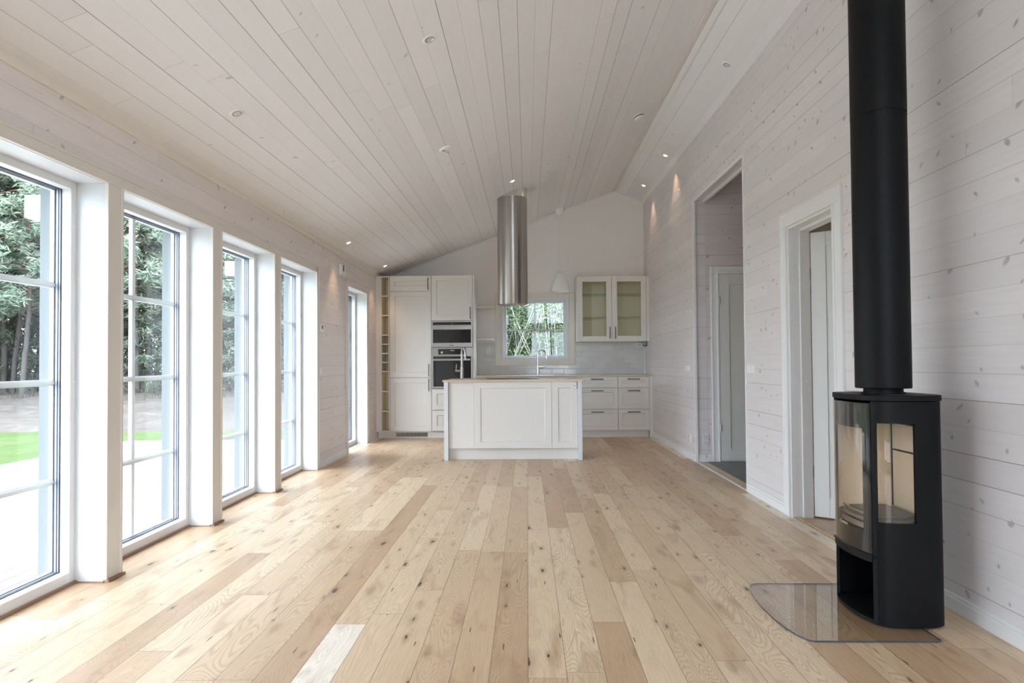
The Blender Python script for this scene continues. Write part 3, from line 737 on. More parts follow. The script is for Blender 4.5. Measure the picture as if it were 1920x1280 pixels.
oc = empty('oven_cabinet', (-1.2, YK + 0.3, 0.1)); tag(oc, 'tall cream oven housing with one upper door and two drawers below ovens', 'cabinet')
g = MB()
g.box(-1.529, -1.511, YK + 0.024, YB - 0.01, 0.10, TT); g.box(-0.884, -0.866, YK + 0.024, YB - 0.01, 0.10, TT)
g.box(-1.511, -0.884, YB - 0.03, YB - 0.01, 0.10, TT); g.box(-1.511, -0.884, YK + 0.024, YB - 0.03, TT - 0.018, TT); g.box(-1.511, -0.884, YK + 0.024, YB - 0.03, 1.866, 1.884); g.box(-1.511, -0.884, YK + 0.024, YB - 0.03, 0.764, 0.782); g.box(-1.511, -0.884, YK + 0.024, YB - 0.03, 1.435, 1.441)
g.build('carcass', M['cab'], oc)
MB().box(-0.865, -0.842, YK, YB - 0.01, 0.0, TT + 0.004).build('side_panel', M['cab'], oc)
front(oc, 'door', -1.528, -0.867, 1.872, TT, handle=(-0.903, 1.990, True))
for z0, z1 in ((0.448, 0.784), (0.110, 0.445)):
    front(oc, 'drawer', -1.528, -0.867, z0, z1, handle=(-1.1975, z1 - 0.045, False))

mw = empty('microwave_oven', (-1.197, YK, 1.445)); tag(mw, 'built-in stainless microwave with black window and wide black control strip above the oven', 'microwave')
MB().box(-1.508, -0.887, YK + 0.006, YB - 0.1, 1.446, 1.862).box(-1.526, -0.869, YK - 0.002, YK + 0.022, 1.787, 1.860).build('body', M['steel'], mw)
MB().box(-1.502, -0.893, YK - 0.006, YK - 0.002, 1.800, 1.845).build('control_panel', M['black_glass'], mw)
dr = MB().box(-1.526, -0.869, YK - 0.010, YK + 0.014, 1.447, 1.780).build('door', M['steel'], mw, bevel=0.003)
MB().box(-1.500, -0.895, YK - 0.013, YK - 0.010, 1.515, 1.728).build('window', M['black_glass'], dr)
MB().box(-1.235, -1.165, YK - 0.0115, YK - 0.010, 1.470, 1.480).build('maker_mark', M['bronze'], dr)
MB().box(-1.205, -1.199, YK - 0.0075, YK - 0.006, 1.815, 1.832).build('indicator', M['mark'], mw)

ov = empty('oven', (-1.197, YK, 0.786)); tag(ov, 'built-in stainless oven with black glass door and steel bar handle under microwave', 'oven')
MB().box(-1.508, -0.887, YK + 0.006, YB - 0.1, 0.788, 1.433).box(-1.526, -0.869, YK - 0.002, YK + 0.022, 1.312, 1.436).build('body', M['steel'], ov)
cp = MB().box(-1.420, -0.970, YK - 0.006, YK - 0.002, 1.330, 1.418).build('control_panel', M['black_glass'], ov)
MB().cyl((-1.358, YK - 0.006, 1.362), (-1.358, YK - 0.03, 1.362), 0.022, 0.019, 24).build('knob', M['chrome'], ov, smooth=40)
MB().box(-1.225, -1.205, YK - 0.0072, YK - 0.006, 1.385, 1.400).box(-1.200, -1.185, YK - 0.0072, YK - 0.006, 1.385, 1.400).box(-1.180, -1.165, YK - 0.0072, YK - 0.006, 1.385, 1.400).build('display_digits', M['mark'], cp)
dr = MB().box(-1.526, -0.869, YK - 0.006, YK + 0.014, 0.790, 1.305).build('door', M['steel'], ov, bevel=0.003)
MB().box(-1.498, -0.897, YK - 0.010, YK - 0.006, 0.820, 1.300).build('window', M['black_glass'], dr)
g = MB(); g.box(-1.495, -0.905, YK - 0.050, YK - 0.036, 1.232, 1.262)
for x in (-1.47, -0.93): g.cyl((x, YK - 0.01, 1.247), (x, YK - 0.04, 1.247), 0.008, n=12)
g.build('handle', M['steel'], dr, bevel=0.004)

pl = empty('plinth', (-1.65, YK + 0.06, 0)); tag(pl, 'cream toe-kick board under the tall cupboards with grey slotted air grille', 'plinth')
MB().box(lw(10) + 0.02, -2.118, YK + 0.055, YK + 0.072, 0.0, 0.10).box(-1.600, -0.866, YK + 0.055, YK + 0.072, 0.0, 0.10).box(-2.118, -1.600, YK + 0.055, YK + 0.072, 0.090, 0.10).box(-2.118, -1.600, YK + 0.055, YK + 0.072, 0.0, 0.016).build('board', M['cab'], pl)
g = MB(); g.rectring(-2.117, -1.601, 0.016, 0.091, YK + 0.052, 0.008, 0.012)
for i in range(26):
    xx = -2.105 + i * 0.0196; g.box(xx, xx + 0.008, YK + 0.055, YK + 0.062, 0.024, 0.083)
g.build('vent_grille', M['steel'], pl)
MB().box(-2.117, -1.601, YK + 0.066, YK + 0.072, 0.016, 0.091).build('vent_slot', M['slot'], pl)

# small shelves between the oven housing and the window
for z, lab in ((2.118, 'upper of the two short white shelves between oven housing and kitchen window'), (1.580, 'lower of the two short white shelves, just above the wall tiles by the window')):
    s = MB().box(-0.841, -0.552, YB - 0.20, YB - 0.001, z - 0.016, z + 0.016).build('wall_shelf', M['cab'], bevel=0.002)
    tag(s, lab, 'shelf', 'short shelves beside the kitchen window')

# ------------------------------------------------------------------ kitchen: base run under the window
def base_unit(name, x0, x1, lab, xh):
    c = empty(name, ((x0 + x1) / 2, YK + 0.3, 0.1)); tag(c, lab, 'cabinet', 'cream base drawer cabinets along the back wall')
    MB().box(x0, x1, YK + 0.024, YB - 0.012, 0.10, 0.962).build('carcass', M['cab'], c)
    for z0, z1, zh in ((0.785, 0.961, 0.920), (0.448, 0.782, 0.738), (0.112, 0.445, 0.402)):
        front(c, 'drawer', x0, x1, z0, z1, handle=(xh, zh, False), rail=0.064)
    return c
base_unit('drawer_cabinet', 0.757, 1.428, 'cream three-drawer base cabinet partly hidden behind the right end of the island', 1.103)
base_unit('drawer_cabinet', 1.430, 1.921, 'narrower cream three-drawer base cabinet nearest the right wall', 1.679)
c = empty('sink_cabinet', (0.1, YK + 0.3, 0.1)); tag(c, 'cream sink base cabinets behind the island, under the kitchen window', 'cabinet')
MB().box(-0.840, 0.755, YK + 0.024, YB - 0.012, 0.10, 0.80).build('carcass', M['cab'], c)
front(c, 'door', -0.840, -0.308, 0.112, 0.961, handle=(-0.36, 0.85, True)); front(c, 'door', -0.306, 0.224, 0.112, 0.961, handle=(0.17, 0.85, True)); front(c, 'door', 0.226, 0.755, 0.112, 0.961, handle=(0.28, 0.85, True))
tag(MB().box(1.922, XR - 0.001, YK + 0.002, YK + 0.03, 0.0, 0.962).build('filler_panel', M['cab']), 'slim cream filler strip between narrow drawer cabinet and right wall', 'panel')
tag(MB().box(-0.84, XR - 0.06, YK + 0.055, YK + 0.072, 0.0, 0.10).build('plinth', M['cab']), 'cream toe-kick board under the base cabinets along the back wall', 'plinth')
SKX0, SKX1, SKY0, SKY1 = -0.10, 0.42, YK + 0.10, YK + 0.48
g = MB(); wx0, wx1, wy0, wy1 = -0.841, XR - 0.001, YK - 0.018, YB - 0.010
for b in ((wx0, SKX0, wy0, wy1), (SKX1, wx1, wy0, wy1), (SKX0, SKX1, wy0, SKY0), (SKX0, SKX1, SKY1, wy1)): g.box(*b, 0.9625, 0.986)
tag(g.build('worktop', M['worktop']), 'sand-coloured worktop running along the back wall beneath the window', 'worktop')
def sink(x0, x1, y0, y1, z, lab):
    g = MB(); d = 0.16
    g.rectring(x0, x1, y0, y1, 0, 0.0, 0.0) if False else None
    for b in ((x0 - 0.015, x0 + 0.012, y0 - 0.015, y1 + 0.015), (x1 - 0.012, x1 + 0.015, y0 - 0.015, y1 + 0.015), (x0 + 0.012, x1 - 0.012, y0 - 0.015, y0 + 0.012), (x0 + 0.012, x1 - 0.012, y1 - 0.012, y1 + 0.015)): g.box(*b, z, z + 0.004)
    s = empty('kitchen_sink', ((x0 + x1) / 2, (y0 + y1) / 2, z)); tag(s, lab, 'sink')
    g.build('rim', M['steel'], s)
    g = MB(); i = 0.003
    g.box(x0 + i, x0 + i + 0.008, y0 + i, y1 - i, z - d, z); g.box(x1 - i - 0.008, x1 - i, y0 + i, y1 - i, z - d, z); g.box(x0 + i + 0.008, x1 - i - 0.008, y0 + i, y0 + i + 0.008, z - d, z); g.box(x0 + i + 0.008, x1 - i - 0.008, y1 - i - 0.008, y1 - i, z - d, z); g.box(x0 + i, x1 - i, y0 + i, y1 - i, z - d - 0.006, z - d)
    g.build('bowl', M['steel'], s)
    MB().lathe([(0.0, 0.003), (0.03, 0.003), (0.036, 0.0)], ((x0 + x1) / 2, (y0 + y1) / 2, z - d), n=24).build('drain', M['chrome'], s, smooth=40)
sink(SKX0, SKX1, SKY0, SKY1, 0.986, 'steel sink sunk into the back worktop under the window')

def arc(c, r, a0, a1, n, ax, az=Vector((0, 0, 1))):
    return [Vector(c) + r * (math.cos(a0 + (a1 - a0) * i / n) * ax + math.sin(a0 + (a1 - a0) * i / n) * az) for i in range(n + 1)]
# gooseneck mixer under the window
fx, fy, fz = 0.176, 10.52, 0.986
t = empty('kitchen_faucet', (fx, fy, fz)); tag(t, 'tall arched steel mixer tap in front of the kitchen window', 'faucet')
MB().lathe([(0.0, 0.0), (0.028, 0.0), (0.028, 0.006), (0.022, 0.010), (0.022, 0.150), (0.016, 0.158), (0.0, 0.158)], (fx, fy, fz), n=24).build('body', M['chrome'], t, smooth=35)
ax = Vector((1, -0.12, 0)).normalized()
pts = [Vector((fx, fy, fz + 0.15)), Vector((fx, fy, 1.25)), Vector((fx, fy, 1.335))] + arc(Vector((fx, fy, 1.335)) + ax * 0.073, 0.073, PI, 0.0, 14, ax)[1:] + [Vector((fx, fy, 1.30)) + ax * 0.146, Vector((fx, fy, 1.255)) + ax * 0.148]
MB().tube(pts, [0.012] * (len(pts) - 2) + [0.013, 0.014], 14).build('spout', M['chrome'], t, smooth=50)
h = MB().cyl((fx + 0.015, fy - 0.004, 1.106), (fx + 0.095, fy - 0.010, 1.106), 0.017, n=20).build('mixer_barrel', M['chrome'], t, smooth=40)
MB().tube([(fx + 0.082, fy - 0.012, 1.118), (fx + 0.086, fy - 0.014, 1.16)], 0.005, 8).build('lever', M['chrome'], h, smooth=50)

# island
YI = 7.69
isl = empty('kitchen_island', (-0.18, 8.2, 0)); tag(isl, 'cream kitchen island with white end panels and framed front, facing the room', 'kitchen island')
g = MB()
MB().box(-1.024, -0.972, YI - 0.018, 8.78, 0.0, 0.9535).build('end_panel', M['white'], isl, bevel=0.002)
MB().box(0.608, 0.660, YI - 0.018, 8.78, 0.0, 0.9535).build('end_panel', M['white'], isl, bevel=0.002)
MB().box(-0.971, 0.607, YI + 0.05, 8.76, 0.13, 0.77).build('carcass', M['cab'], isl)
MB().box(-0.970, -0.660, YI + 0.016, YI + 0.034, 0.140, 0.953).build('plain_panel', M['cab'], isl)
MB().shaker(-0.657, 0.290, 0.140, 0.953, YI, 0.024, 0.078, 0.010).build('framed_panel', M['cab'], isl)
MB().shaker(0.293, 0.606, 0.140, 0.953, YI, 0.024, 0.078, 0.010).build('framed_panel', M['cab'], isl)
MB().box(-0.971, 0.607, YI + 0.07, YI + 0.086, 0.0, 0.13).build('plinth', M['cab'], isl)
ISX0, ISX1, ISY0, ISY1 = -0.985, -0.66, 7.92, 8.30
g = MB(); wx0, wx1, wy0, wy1 = -1.041, 0.677, YI - 0.030, 8.80
for b in ((wx0, ISX0, wy0, wy1), (ISX1, wx1, wy0, wy1), (ISX0, ISX1, wy0, ISY0), (ISX0, ISX1, ISY1, wy1)): g.box(*b, 0.954, 0.9775)
tag(g.build('worktop', M['worktop']), 'sand-coloured island worktop carrying the black hob and a tap', 'worktop')
sink(ISX0, ISX1, ISY0, ISY1, 0.9775, 'small steel sink let into the left end of the island worktop')
tag(MB().box(-0.520, 0.140, 8.02, 8.54, 0.9778, 0.985).build('induction_hob', M['black_glass'], bevel=0.002), 'flat black glass hob lying on the island beneath the round hood', 'hob')
fx, fy, fz = -0.872, 8.37, 0.9775
t = empty('kitchen_faucet', (fx, fy, fz)); tag(t, 'straight slim steel mixer tap standing on the left of the island', 'faucet')
MB().lathe([(0.0, 0.0), (0.027, 0.0), (0.027, 0.005), (0.0235, 0.008), (0.0235, 0.155), (0.017, 0.16), (0.0, 0.16)], (fx, fy, fz), n=24).build('body', M['steel'], t, smooth=35)
ax = Vector((0.42, -0.9, 0)).normalized()
pts = [Vector((fx, fy, fz + 0.15)), Vector((fx, fy, 1.25)), Vector((fx, fy, 1.315))] + arc(Vector((fx, fy, 1.315)) + ax * 0.07, 0.07, PI, 0, 14, ax)[1:] + [Vector((fx, fy, 1.27)) + ax * 0.14, Vector((fx, fy, 1.235)) + ax * 0.14]
MB().tube(pts, [0.0165] * (len(pts) - 2) + [0.016, 0.015], 16).build('spout', M['steel'], t, smooth=50)
h = MB().cyl((fx - 0.012, fy, 1.083), (fx - 0.092, fy - 0.004, 1.083), 0.0165, n=20).build('mixer_barrel', M['steel'], t, smooth=40)
MB().tube([(fx - 0.078, fy - 0.004, 1.095), (fx - 0.072, fy - 0.006, 1.17)], 0.0055, 8).build('lever', M['steel'], h, smooth=50)
o = empty('power_outlet', (0.572, YI, 0.858)); tag(o, 'white double socket on the right end of the island front', 'socket')
MB().box(0.545, 0.600, YI - 0.012, YI, 0.850, 0.946).build('plate', M['plastic'], o, bevel=0.004)
for z in (0.875, 0.920): MB().lathe([(0.0, -0.001), (0.017, -0.001), (0.019, 0.001), (0.021, 0.001)], (0.572, YI - 0.0125, z), (0, -1, 0), 24).build('socket_well', M['screen'], o, smooth=40)
tag(MB().box(0.6025, 0.6065, YI - 0.006, YI - 0.0005, 0.862, 0.950).build('cable_cover', M['slot']), 'thin dark cable slot beside the white island socket', 'cable')

# glazed wall cabinet
YU = 10.25
uc = empty('wall_cabinet', (1.378, YU + 0.2, 1.526)); tag(uc, 'cream wall cabinet with two glazed doors, hung above the tiles at right', 'cabinet')
g = MB(); ux0, ux1, uz0, uz1 = 0.816, 1.938, 1.527, 2.587
g.box(ux0, ux0 + 0.018, YU + 0.024, YB - 0.01, uz0, uz1); g.box(ux1 - 0.018, ux1, YU + 0.024, YB - 0.01, uz0, uz1); g.box(ux0 + 0.018, ux1 - 0.018, YU + 0.024, YB - 0.01, uz0, uz0 + 0.018); g.box(ux0 + 0.018, ux1 - 0.018, YU + 0.024, YB - 0.01, uz1 - 0.018, uz1)
g.box(1.368, 1.386, YU + 0.026, YB - 0.02, uz0 + 0.018, uz1 - 0.018)
g.build('carcass', M['cab'], uc)
MB().box(ux0 + 0.018, ux1 - 0.018, YB - 0.022, YB - 0.012, uz0 + 0.018, uz1 - 0.018).box(ux0 + 0.0182, ux0 + 0.0195, YU + 0.03, YB - 0.022, uz0 + 0.02, uz1 - 0.02).box(1.3665, 1.3679, YU + 0.03, YB - 0.022, uz0 + 0.02, uz1 - 0.02).box(1.3861, 1.3875, YU + 0.03, YB - 0.022, uz0 + 0.02, uz1 - 0.02).box(ux1 - 0.0195, ux1 - 0.0182, YU + 0.03, YB - 0.022, uz0 + 0.02, uz1 - 0.02).build('lining', M['cubby'], uc)
for a, b, hxx in ((ux0, 1.3765, 1.345), (1.3785, ux1, 1.432)):
    d = MB().rectring(a + 0.0015, b - 0.0015, uz0 + 0.0015, uz1 - 0.0015, YU, 0.086, 0.022).build('door', M['cab'], uc, bevel=0.003)
    MB().box(a + 0.085, b - 0.085, YU + 0.010, YU + 0.014, uz0 + 0.084, uz1 - 0.084).build('pane', M['cab_pane'], d)
    bar_handle('handle', d, (hxx, YU, 1.668), True, 0.185, M['bronze'])
for z in (1.925, 2.302):
    for a, b in ((ux0 + 0.020, 1.3663), (1.3877, ux1 - 0.020)):
        MB().box(a, b, YU + 0.045, YB - 0.024, z - 0.003, z + 0.003).build('glass_shelf', M['shelf_glass'], uc)
tag(MB().box(1.9395, XR - 0.001, YU + 0.002, YU + 0.03, 1.527, 2.592).build('filler_panel', M['cab']), 'slim cream filler strip between glazed wall cabinet and right wall', 'panel')

# sockets and cable on the tiles
o = empty('power_outlet', (-0.662, YB - 0.009, 1.34)); tag(o, 'white double socket on the tiles left of the kitchen window', 'socket')
MB().box(-0.700, -0.625, YB - 0.020, YB - 0.009, 1.335, 1.462).build('plate', M['plastic'], o, bevel=0.004)
for z in (1.368, 1.428): MB().lathe([(0.0, -0.001), (0.018, -0.001), (0.020, 0.001), (0.023, 0.001)], (-0.662, YB - 0.0205, z), (0, -1, 0), 24).build('socket_well', M['screen'], o, smooth=40)
o = empty('power_outlet', (1.90, YB - 0.009, 1.44)); tag(o, 'triple socket strip on the tiles under the glazed wall cabinet', 'socket')
MB().box(1.815, 1.945, YB - 0.045, YB - 0.009, 1.440, 1.512).build('plate', M['plastic'], o, bevel=0.006)
for x in (1.838, 1.880, 1.922): MB().lathe([(0.0, -0.001), (0.013, -0.001), (0.015, 0.001), (0.017, 0.001)], (x, YB - 0.0455, 1.472), (0, -1, 0), 20).build('socket_well', M['slot'], o, smooth=40)
tag(MB().tube([(1.946, YU + 0.05, 1.5265), (1.949, YU + 0.06, 1.49), (1.948, YU + 0.09, 1.455), (1.942, YU + 0.16, 1.452), (1.940, YB - 0.03, 1.470)], 0.007, 8).build('power_cable', M['black'], smooth=50), 'short black cable hanging below the right end of the glazed cabinet', 'cable')

# extractor hood
hxc, hyc, hr = -0.188, 8.355, 0.200
hd = empty('extractor_hood', (hxc, hyc, 1.956)); tag(hd, 'tall round brushed steel extractor hood hanging from the ceiling over the island', 'extractor hood')
def tube_to_ceiling(r, z0, n=64, ztop=None):
    g = MB(); lo, hi = [], []
    for i in range(n):
        a = 2 * PI * i / n; x, y = hxc + r * math.cos(a), hyc + r * math.sin(a)
        lo.append((x, y, z0)); hi.append((x, y, zl(x, y) + 0.004 if ztop is None else ztop))
    return g.add(lo + hi, [(i, (i + 1) % n, n + (i + 1) % n, n + i) for i in range(n)])
g = MB(); n = 64
prof = [(hr - 0.014, 1.966), (hr - 0.012, 1.956), (hr - 0.002, 1.956), (hr, 1.959), (hr, 3.366), (hr - 0.006, 3.366)]
g.lathe([(r, z) for r, z in prof], (hxc, hyc, 0), n=64)
g.build('outer_sleeve', M['hood'], hd, smooth=35)
tube_to_ceiling(hr - 0.005, 3.30).build('inner_sleeve', M['chrome'], hd, smooth=35)
MB().lathe([(0.0, 0.0), (hr - 0.015, 0.0), (hr - 0.015, 0.02), (0.0, 0.02)], (hxc, hyc, 1.964), n=48).build('filter_plate', M['steel'], hd, smooth=30)
for i in range(4):
    a = PI / 4 + i * PI / 2; MB().lathe([(0.0, 0.0), (0.024, 0.0), (0.024, 0.004)], (hxc + 0.12 * math.cos(a), hyc + 0.12 * math.sin(a), 1.960), n=20).build('lamp_lens', M['lamp_off'], hd, smooth=40)

# pendant lamp
px_, py_ = 0.555, 10.36
zt = zl(px_ - 0.02, py_)
pd = empty('pendant_lamp', (px_, py_, 2.36)); tag(pd, 'white bell-shaped pendant lamp hanging beside the hood before the kitchen window', 'pendant lamp')
MB().lathe([(0.001, 0.03), (0.073, 0.03), (0.073, -0.04), (0.066, -0.075), (0.045, -0.10), (0.012, -0.115), (0.001, -0.115)], (px_, py_, zt), n=32).build('ceiling_cup', M['plastic'], pd, smooth=40)
MB().tube([(px_, py_, zt - 0.11), (px_ + 0.001, py_, 3.1), (px_, py_, 2.70)], 0.0042, 8).build('cord', M['plastic'], pd, smooth=50)
MB().lathe([(0.001, 0.045), (0.024, 0.045), (0.030, 0.02), (0.030, -0.012), (0.024, -0.02)], (px_, py_, 2.66), n=24).build('lamp_holder', M['plastic'], pd, smooth=40)
prof = [(0.028, 0.305), (0.042, 0.300), (0.056, 0.285), (0.066, 0.262), (0.075, 0.240), (0.098, 0.200), (0.118, 0.158), (0.134, 0.108), (0.144, 0.055), (0.149, 0.0), (0.146, 0.0), (0.141, 0.055), (0.131, 0.106), (0.115, 0.155), (0.095, 0.196), (0.070, 0.236), (0.052, 0.28), (0.028, 0.30)]
MB().lathe(prof, (px_, py_, 2.356), n=48).build('lamp_shade', M['opal'], pd, smooth=50)

# ------------------------------------------------------------------ wood stove, flue and glass hearth
YS = 3.0
HALF = [(1.488, 0.0), (1.490, 0.05), (1.497, 0.10), (1.506, 0.135), (1.518, 0.165), (1.537, 0.188), (1.564, 0.203), (1.600, 0.212), (1.649, 0.217), (1.690, 0.2185), (1.745, 0.217), (1.785, 0.205), (1.815, 0.180), (1.834, 0.13), (1.840, 0.06), (1.840, 0.0)]
def dense(half, k=4):
    # smooth closed outline (Catmull-Rom), starting at the front middle and running along the near (-y) side
    pts = [(x, -d) for x, d in half] + [(x, d) for x, d in reversed(half[1:-1])]
    n = len(pts); out = []
    for i in range(n):
        p0, p1, p2, p3 = (Vector(pts[(i + j) % n]) for j in (-1, 0, 1, 2))
        for q in range(k):
            t = q / k
            out.append(0.5 * ((2 * p1) + (p2 - p0) * t + (2 * p0 - 5 * p1 + 4 * p2 - p3) * t * t + (3 * p1 - p0 - 3 * p2 + p3) * t ** 3))
    return [(p.x, YS + p.y) for p in out]
OUTL = dense(HALF)
def offset(o, d):
    n = len(o); r = []
    for i in range(n):
        a, b = Vector(o[i - 1]), Vector(o[(i + 1) % n]); t = (b - a).normalized(); nrm = Vector((t.y, -t.x))
        p = Vector(o[i]) + nrm * d; r.append((p.x, p.y))
    return r
# is the outline counter-clockwise? front -> near side (-y) -> back: seen from above that is ccw, so (ty,-tx) points outwards
NO = len(OUTL); BZ = 0.010
st = empty('wood_stove', (1.66, YS, BZ)); tag(st, 'black oval wood-burning stove with curved glass door and side window, on glass hearth', 'wood stove')
def shell(levels, hole, d_out, d_in, o=OUTL):
    """upright skin between two offsets, with holes: hole(i, z0, z1) true where left open"""
    A, B = offset(o, d_out), offset(o, d_in); n = len(o); g = MB(); L = len(levels)
    for r in (A, B):
        for z in levels: g.v += [(p[0], p[1], z) for p in r]
    I = lambda s, k, i: (s * L + k) * n + i % n
    solid = lambda k, i: 0 <= k < L - 1 and not hole(i % n, levels[k], levels[k + 1])
    for k in range(L - 1):
        for i in range(n):
            if not solid(k, i): continue
            g.f.append((I(0, k, i), I(0, k, i + 1), I(0, k + 1, i + 1), I(0, k + 1, i)))
            g.f.append((I(1, k, i + 1), I(1, k, i), I(1, k + 1, i), I(1, k + 1, i + 1)))
            if not solid(k + 1, i): g.f.append((I(0, k + 1, i), I(0, k + 1, i + 1), I(1, k + 1, i + 1), I(1, k + 1, i)))
            if not solid(k - 1, i): g.f.append((I(0, k, i + 1), I(0, k, i), I(1, k, i), I(1, k, i + 1)))
            if not solid(k, i + 1): g.f.append((I(0, k, i + 1), I(1, k, i + 1), I(1, k + 1, i + 1), I(0, k + 1, i + 1)))
            if not solid(k, i - 1): g.f.append((I(1, k, i), I(0, k, i), I(0, k + 1, i), I(1, k + 1, i)))
    g.mi = [0] * len(g.f)
    return g
mid = lambda i: ((OUTL[i][0] + OUTL[(i + 1) % NO][0]) / 2, (OUTL[i][1] + OUTL[(i + 1) % NO][1]) / 2 - YS)
FW = 0.163                                                       # half width of the door opening
def is_front(i): x, d = mid(i); return abs(d) < FW and x < 1.66
def is_side(i): x, d = mid(i); return abs(d) > 0.176 and 1.527 < x < 1.688 and d < 0
SZ0, SZ1 = 0.443, 0.902
shell([BZ, 0.024, 0.278, 0.30, SZ0, SZ1, 0.985], lambda i, a, b: (is_front(i) and a > 0.02) or (is_side(i) and a >= SZ0 - 0.001 and b <= SZ1 + 0.001), 0.0, -0.014).build('body', M['iron'], st, smooth=40)
MB().prism(offset(OUTL, -0.010), 0.012, 0.024).build('base_plate', M['iron'], st, smooth=40)
MB().prism(offset(OUTL, 0.006), 0.988, 1.012).build('top_plate', M['iron'], st, smooth=40, bevel=0.002)
for y0, y1 in ((-0.17, -0.13), (0.13, 0.17)): MB().box(1.58, 1.78, YS + y0, YS + y1, 1.0122, 1.0130).build('air_slot', M['slot'], st)
MB().lathe([(0.0, -0.002), (0.092, -0.002), (0.092, 0.006), (0.083, 0.006), (0.083, 0.026)], (1.68, 3.02, 1.012), n=40).build('flue_collar', M['iron'], st, smooth=35)
# front glass: black printed surround behind a curved pane
DZ0, DZ1 = 0.312, 0.976
def is_open_glass(i): x, d = mid(i); return abs(d) < 0.118 and x < 1.66
dr = shell([DZ0, 0.400, 0.862, DZ1], lambda i, a, b: not is_front(i) or (is_open_glass(i) and a > 0.39 and b < 0.87), -0.004, -0.008).build('door', M['printed_border'], st, smooth=40)
shell([DZ0, DZ1], lambda i, a, b: not is_front(i), 0.004, -0.001).build('door_glass', M['stove_pane'], dr, smooth=40)
g = shell([0.276, 0.309], lambda i, a, b: not is_front(i) or abs(mid(i)[1] - 0.05) < 0.006, 0.005, -0.012); g.build('handle_strip', M['iron'], dr, smooth=40)
g = shell([0.3095, 0.3125], lambda i, a, b: not (is_front(i) and abs(mid(i)[1] - 0.03) < 0.075), 0.0045, -0.006); g.build('handle_recess', M['slot'], dr, smooth=40)
shell([DZ0, DZ1], lambda i, a, b: not (is_front(i) and mid(i)[1] < -0.150), 0.002, -0.012).build('door_edge', M['iron'], dr, smooth=40)
fcu = bpy.data.curves.new('maker_name', 'FONT'); fcu.body = 'Contura'; fcu.size = 0.021; fcu.shear = 0.25; fcu.extrude = 0.0004; fcu.align_x = 'CENTER'
fcu.materials.append(M['mark'])
tmp = bpy.data.objects.new('maker_name_curve', fcu)
fme = bpy.data.meshes.new_from_object(tmp); bpy.data.objects.remove(tmp); bpy.data.curves.remove(fcu)
fo = bpy.data.objects.new('maker_name', fme); COL.objects.link(fo); fo.parent = dr
fo.location = Vector((1.4835, 3.018, 0.404)) - ORG[st.name]; fo.rotation_euler = (PI / 2, 0, -PI / 2)
# side window
shell([SZ0 - 0.004, SZ1 + 0.004], lambda i, a, b: not (is_side(i) or is_side((i + 1) % NO) or is_side(i - 1)), -0.006, -0.009).build('side_window', M['stove_pane'], st, smooth=40)
shell([SZ0, SZ0 + 0.012, SZ1 - 0.012, SZ1], lambda i, a, b: not is_side(i) or (a > SZ0 and b < SZ1 and is_side((i + 1) % NO) and is_side(i - 1)), 0.0015, -0.014).build('side_window_frame', M['iron'], st, smooth=40)
# firebox
g = MB()
g.box(1.785, 1.80, YS - 0.17, YS + 0.17, 0.45, 0.860); g.box(1.523, 1.785, YS + 0.140, YS + 0.155, 0.45, 0.860)
g.box(1.715, 1.785, YS - 0.19, YS - 0.178, 0.45, 0.860)
g.build('firebox_lining', M['vermiculite'], st)
g = MB(); g.box(1.782, 1.786, YS - 0.16, YS + 0.14, 0.730, 0.738); g.box(1.780, 1.785, YS + 0.137, YS + 0.141, 0.46, 0.90)
g.build('lining_joint', M['iron_dark'], st)
MB().box(1.53, 1.80, YS - 0.17, YS + 0.165, 0.43, 0.455).box(1.56, 1.74, YS - 0.12, YS + 0.12, 0.455, 0.470).build('grate', M['ash'], st, bevel=0.004)
MB().box(1.53, 1.80, YS - 0.17, YS + 0.165, 0.90, 0.91).box(1.784, 1.80, YS - 0.17, YS + 0.17, 0.860, 0.90).box(1.523, 1.785, YS + 0.140, YS + 0.155, 0.860, 0.90).build('baffle', M['iron_dark'], st)
g = MB()
for z0, z1, off in ((0.408, 0.432, -0.022), (0.446, 0.453, -0.026), (0.470, 0.477, -0.030)):
    q = shell([z0, z1], lambda i, a, b: not (is_front(i) and abs(mid(i)[1]) < 0.13), off, off - 0.006); g.add(q.v, q.f)
g.build('log_guard', M['steel'], st, smooth=40)
# log niche under the door
g = MB(); g.box(1.80, 1.81, YS - 0.17, YS + 0.17, 0.03, 0.42); g.box(1.53, 1.80, YS - 0.185, YS - 0.178, 0.024, 0.42); g.box(1.53, 1.80, YS + 0.178, YS + 0.185, 0.024, 0.42); g.box(1.515, 1.80, YS - 0.178, YS + 0.178, 0.295, 0.305)
g.build('log_niche', M['iron_dark'], st)
MB().box(1.70, 1.78, YS - 0.03, YS + 0.09, 0.06, 0.115).build('air_intake', M['iron_dark'], st, bevel=0.01)
# flue
fl = empty('flue_pipe', (1.68, 3.02, 1.037)); tag(fl, 'thick matt black flue pipe rising from the stove top to the ceiling', 'flue')
MB().lathe([(0.082, 0.0), (0.115, 0.0), (0.118, 0.004), (0.118, 1.283), (0.1165, 1.2845)], (1.68, 3.02, 1.037), n=64).build('lower_section', M['iron'], fl, smooth=30)
g = MB(); n = 64; ring = [(1.68 + 0.1185 * math.cos(2 * PI * i / n), 3.02 + 0.1185 * math.sin(2 * PI * i / n)) for i in range(n)]
g.add([(1.68 + (x - 1.68) * 0.983, 3.02 + (y - 3.02) * 0.983, 2.3215) for x, y in ring] + [(x, y, 2.323) for x, y in ring] + [(x, y, zc(x, y) - 0.001) for x, y in ring], [(k * n + i, k * n + (i + 1) % n, (k + 1) * n + (i + 1) % n, (k + 1) * n + i) for k in range(2) for i in range(n)])
g.build('upper_section', M['iron'], fl, smooth=30)
